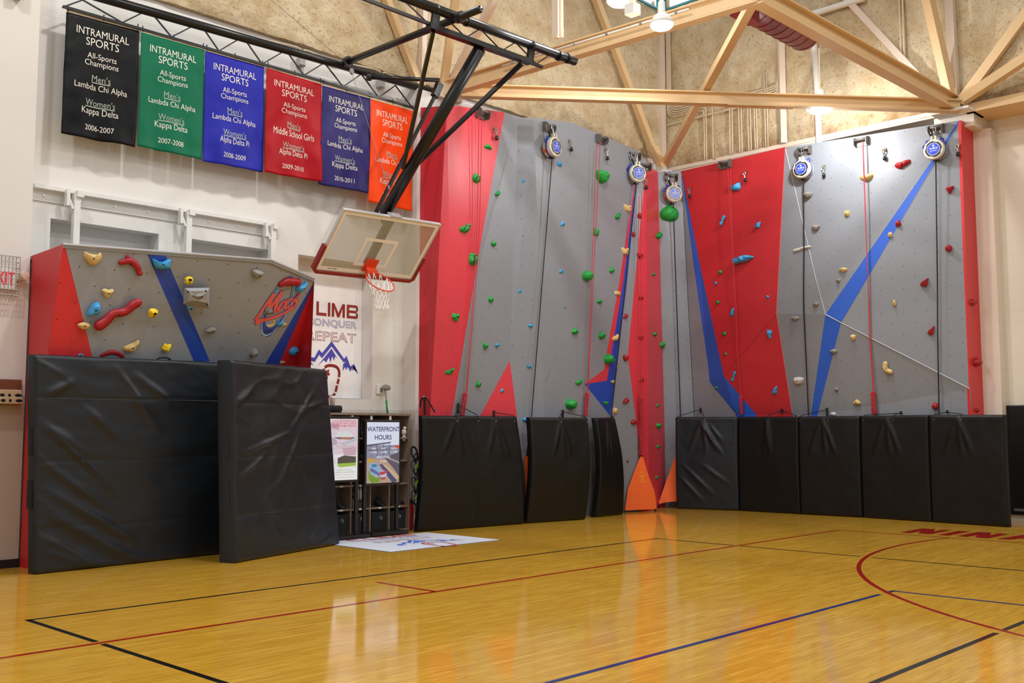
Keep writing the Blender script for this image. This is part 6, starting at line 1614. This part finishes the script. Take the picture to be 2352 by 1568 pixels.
obj('gusset', MB().prism([onX(2168, 196, 18.3), onX(2180, 184, 18.3), onX(2196, 205, 18.3), onX(2200, 238, 18.3), onX(2172, 236, 18.3)], (.03, 0, 0)), M_TAN, RS)
obj('gusset', MB().box((n1.x-.15, 12.62, 7.25), (n1.x+.35, 12.9, 7.5)), M_TANL, RS)
obj('column_shoe', MB().box((17.85, 12.6, 7.13), (18.6, 13.05, 7.2)), M_TRIMW, RS)
obj('column_shoe', MB().box((18.1, 6.35, 7.2), (18.9, 7.0, 7.245)), M_TRIMW, RS)
bt = MB()
for k in range(9):
    c = tA+(tB-tA)*(.535+.014*k*.8)
    bt.lathe([(.022, 0), (.022, .02)], c+Vector((.0, 0, -.11)), (0, 0, -1), 8)
obj('splice_plate', MB().beam(tA+(tB-tA)*.525-Vector((0, 0, .118)), tA+(tB-tA)*.66-Vector((0, 0, .118)), .16, .012), M_TAN, RS)
objs('bolt', bt, M_TAN, RS)
# hanger post carrying the rafter
hA = along(1281, 100, n1, apex); o = obj('hanger_post', MB().ibeam(hA+Vector((0, 0, .1)), hA+Vector((0, 0, 3)), .13, .13, .02, (1, 0, 0)), M_TANL); tag(o, 'cream hanger post rising from the left rafter', 'post')
# duct
dA, dB = onY(1655, -12, 9.0), onY(1850, 75, 9.0)
ax = Vector((1, 0, .0)).normalized(); dL = (dB-dA).length; dA = dB-ax*4.0
o = obj('spiral_duct', MB().tube([dA, dB], .34, 36), mat('red_duct', '#74101a', .38), smooth=True); tag(o, 'red spiral air duct under the roof near the top edge', 'duct')
o.modifiers.new('edge', 'EDGE_SPLIT').split_angle = math.radians(60)
for k in range(15):
    c = dB-ax*(.02+k*.25); obj('spiral_seam', MB().tube([c+Vector((.05*math.sin(a), math.cos(a)*.343, math.sin(a)*.343)) for a in [2*PI*i/32 for i in range(32)]], .007, 6, closed=True), mat('red_duct_seam', '#6f0f18', .4), o)
q0, q1 = onY(1690, 52, 8.85), onY(1742, 70, 8.85)
obj('outlet_box', MB().box((onY(1703, 55, 8.8).x, 8.8, dB.z-.46), (onY(1745, 70, 8.8).x, 9.02, dB.z-.2)), mat('red_duct', '#74101a', .38), o)
# white drain pipe
XP = 18.37
wA, wB = onX(1864, 35, XP), onX(1882, 330, XP)
o = obj('drain_pipe', MB().tube(spline([onX(1985, -4, XP), onX(1880, 28, XP), onX(1866, 34, XP), onX(1865.5, 45, XP), Vector((XP, wB.y+.02, 8.4)), Vector((XP, wB.y, 6.95))], 40), .062, 14), M_WPIPE, smooth=True); tag(o, 'white drain pipe dropping in front of the foam wall', 'pipe')
obj('pipe_collar', MB().tube([Vector((XP, wB.y+.02, 7.8)), Vector((XP, wB.y+.02, 7.86))], .07, 14), M_WPIPE, o)
rd = (apex-n1).normalized(); rs_ = rd.cross(Vector((0, 0, 1))).normalized(); rs_ = rs_ if rs_.dot(_F) < 0 else -rs_
o = obj('conduit', MB().tube([n1+rd*1.3+rs_*.10+Vector((0, 0, .05)), n1+rd*4.6+rs_*.10+Vector((0, 0, .05))], .016, 8), M_TRIMW, smooth=True); tag(o, 'pale conduit clipped along the side of the left rafter', 'conduit')
cc_ = MB()
for k in range(6):
    p_ = n1+rd*(1.5+.58*k)+rs_*.10+Vector((0, 0, .05)); cc_.tube([p_-rd*.02, p_+rd*.02], .026, 8)
objs('clip', cc_, M_CHROME, o)
hpA = onX(2078, 150, 18.4); 
o = obj('hanging_conduit', MB().tube([hpA, Vector((18.4, hpA.y, 12))], .02, 8).tube([hpA+Vector((0, .06, 0)), Vector((18.4, hpA.y+.06, 12))], .02, 8), M_COND, smooth=True); tag(o, 'pair of cream conduits dropping down the foam wall left of the right wall node', 'conduit')
# conduits on the right foam wall
XC = 18.415
def wy(px, py): return onX(px, py, XC)
zb_ = 7.36
cd_list = []
top_px = [1531.5, 1533.5, 1535.5, 1537.5, 1539.5]
dn_px = [(1617, 258), (1622, 256), (1637, 249), (1676, 238), (1682, 236)]
for k in range(5):
    a = wy(top_px[k], 150); zt = wy(1545, 268-k*5).z
    d_ = wy(dn_px[k][0], 300)
    zt2 = zt
    cd_list.append(spline([Vector((XC, a.y, 11.5)), Vector((XC, a.y, zt+.5)), Vector((XC, a.y-.02, zt+.12)), Vector((XC, a.y-.16, zt)), Vector((XC, a.y-.5, zt)), Vector((XC, d_.y+.3, zt)), Vector((XC, d_.y+.08, zt-.03)), Vector((XC, d_.y, zt-.15)), Vector((XC, d_.y, zb_))], 60))
for k, x in enumerate((1698, 1704, 1719, 1725, 1734, 1739)):
    d_ = wy(x, 300); c_ = wy(1787+k*.6, 150); zt = wy(1787, 196+k*5).z
    cd_list.append(spline([Vector((XC, c_.y, 11.5)), Vector((XC, c_.y, zt+.4)), Vector((XC, c_.y+.02, zt+.1)), Vector((XC, c_.y+.12, zt)), Vector((XC, d_.y-.2, zt)), Vector((XC, d_.y-.06, zt-.03)), Vector((XC, d_.y, zt-.15)), Vector((XC, d_.y, zb_))], 50))
for x in (1758, 1763.5): 
    d_ = wy(x, 300); cd_list.append([Vector((XC, d_.y, 8.9)), Vector((XC, d_.y, zb_))])
for k, c in enumerate(cd_list):
    o = obj('conduit', MB().tube(c, .013, 6), M_COND, smooth=True)
    tag(o, 'thin cream conduit running down the tan foam wall to the ledge', 'conduit', 'conduits on the foam wall')
o = obj('strut_rail', MB().beam(wy(1533, 287), Vector((XC, wy(1738, 243).y, wy(1533, 287).z)), .03, .035), M_COND); tag(o, 'perforated cream rail clamping the thin conduits on the foam wall', 'rail')
hl = MB(); r0_ = wy(1533, 287); r1_ = wy(1738, 243)
for i in range(40): hl.box((XC-.019, r0_.y+(r1_.y-r0_.y)*i/40-.008, r0_.z-.006), (XC-.016, r0_.y+(r1_.y-r0_.y)*i/40+.008, r0_.z+.006))
obj('slot', hl, mat('slot_dark', '#6d5a40', .7), o)
# cable along the rim of the roof
o = obj('lift_cable', MB().tube(spline([onY(600, -20, 12.3), onY(785, 137, 12.6), onY(805, 155, 12.6)], 10), .004, 5), mat('cable_gray', '#8b8378', .5)); tag(o, 'thin gray lift cable running from the roof to the truss pulley', 'cable')
obj('pulley', MB().lathe([(.05, -.015), (.055, 0), (.05, .015)], onY(808, 164, 12.6), (.4, -.9, 0), 18), mat('pulley_gray', '#a9a9ad', .4, .5), o)
o = obj('winch_cable', MB().tube([onY(808, 168, 12.6), onX(893, 430, 9.75)], .0035, 5), mat('cable_gray', '#8b8378', .5)); tag(o, 'thin gray winch cable slanting from the pulley down to the backstop mast', 'cable')
obj('cable_clip', MB().lathe([(.012, -.03), (.012, .03)], onX(893, 430, 9.75), (0, 0, 1), 8), M_CHROME, o)
# ------------------------------------------------------------------ lamps in view
M_SHADE = mat('lamp_shade', '#e9e6e2', .4)
def lamp(c, r, pw, label, tilt=(0, 0, 1), hang=True, blob=.9):
    c = Vector(c)
    root = empty('high_bay_lamp', tuple(c), label, 'lamp')
    obj('shade', MB().lathe([(r*1.02, .0), (r*.98, .04), (r*.7, .11), (r*.32, .16), (r*.3, .30), (r*.1, .34)], c, tilt, 32), M_SHADE, root, smooth=True)
    obj('diffuser', MB().lathe([(r*.97, .0), (r*.96, -r*.12), (r*.78, -r*.3), (r*.4, -r*.42), (0.001, -r*.45)], c, tilt, 32), mat('lamp_glow', '#ffffff', .4, emit=18, var=0), root, smooth=True)
    if hang: obj('hanger', MB().tube([c+Vector((0, 0, .3)), c+Vector((0, 0, 1.1))], .012, 8), M_COND, root)
    l = bpy.data.lights.new('bay_lamp', 'POINT'); l.energy = pw; l.shadow_soft_size = .09; l.color = (.96, .98, 1)
    lo = bpy.data.objects.new('bay_lamp', l); COL.objects.link(lo); lo.location = c-Vector((0, 0, r*.5+.12))
    return root
lampA = lamp((17.0, onX(1885, 246, 17.0).y, onX(1885, 246, 17.0).z), .26, 230, 'glowing round lamp in front of the drain pipe, right of the tie beam middle')
pB = onY(1520, 57, 7.5); lamp(pB, .15, 110, 'glowing round lamp hanging just below the left rafter')
pC = onY(1425, 0, 9.6); lamp(pC, .22, 110, 'glowing round lamp at the top edge above the left rafter')
jb = along(1453, 45, n1, apex)+Vector((0, 0, .14))
o = obj('rafter_box', MB().box(jb-Vector((.09, .09, .07)), jb+Vector((.09, .09, .1))), M_TRIMW, bevel=.01); tag(o, 'white junction box on the left rafter between the two glowing lamps', 'junction box')
cc = MB()
for k, (dx, hh) in enumerate(((-.06, .5), (-.02, .7), (.03, .9), (.07, .6))):
    cc.tube(spline([jb+Vector((dx, 0, .08)), jb+Vector((dx*1.5, 0, .3)), jb+Vector((dx*4+.1*k, .1, hh)), jb+Vector((dx*6+.3*k, .3, hh+.25))], 14), .014, 7)
objs('conduit', cc, M_COND, o)
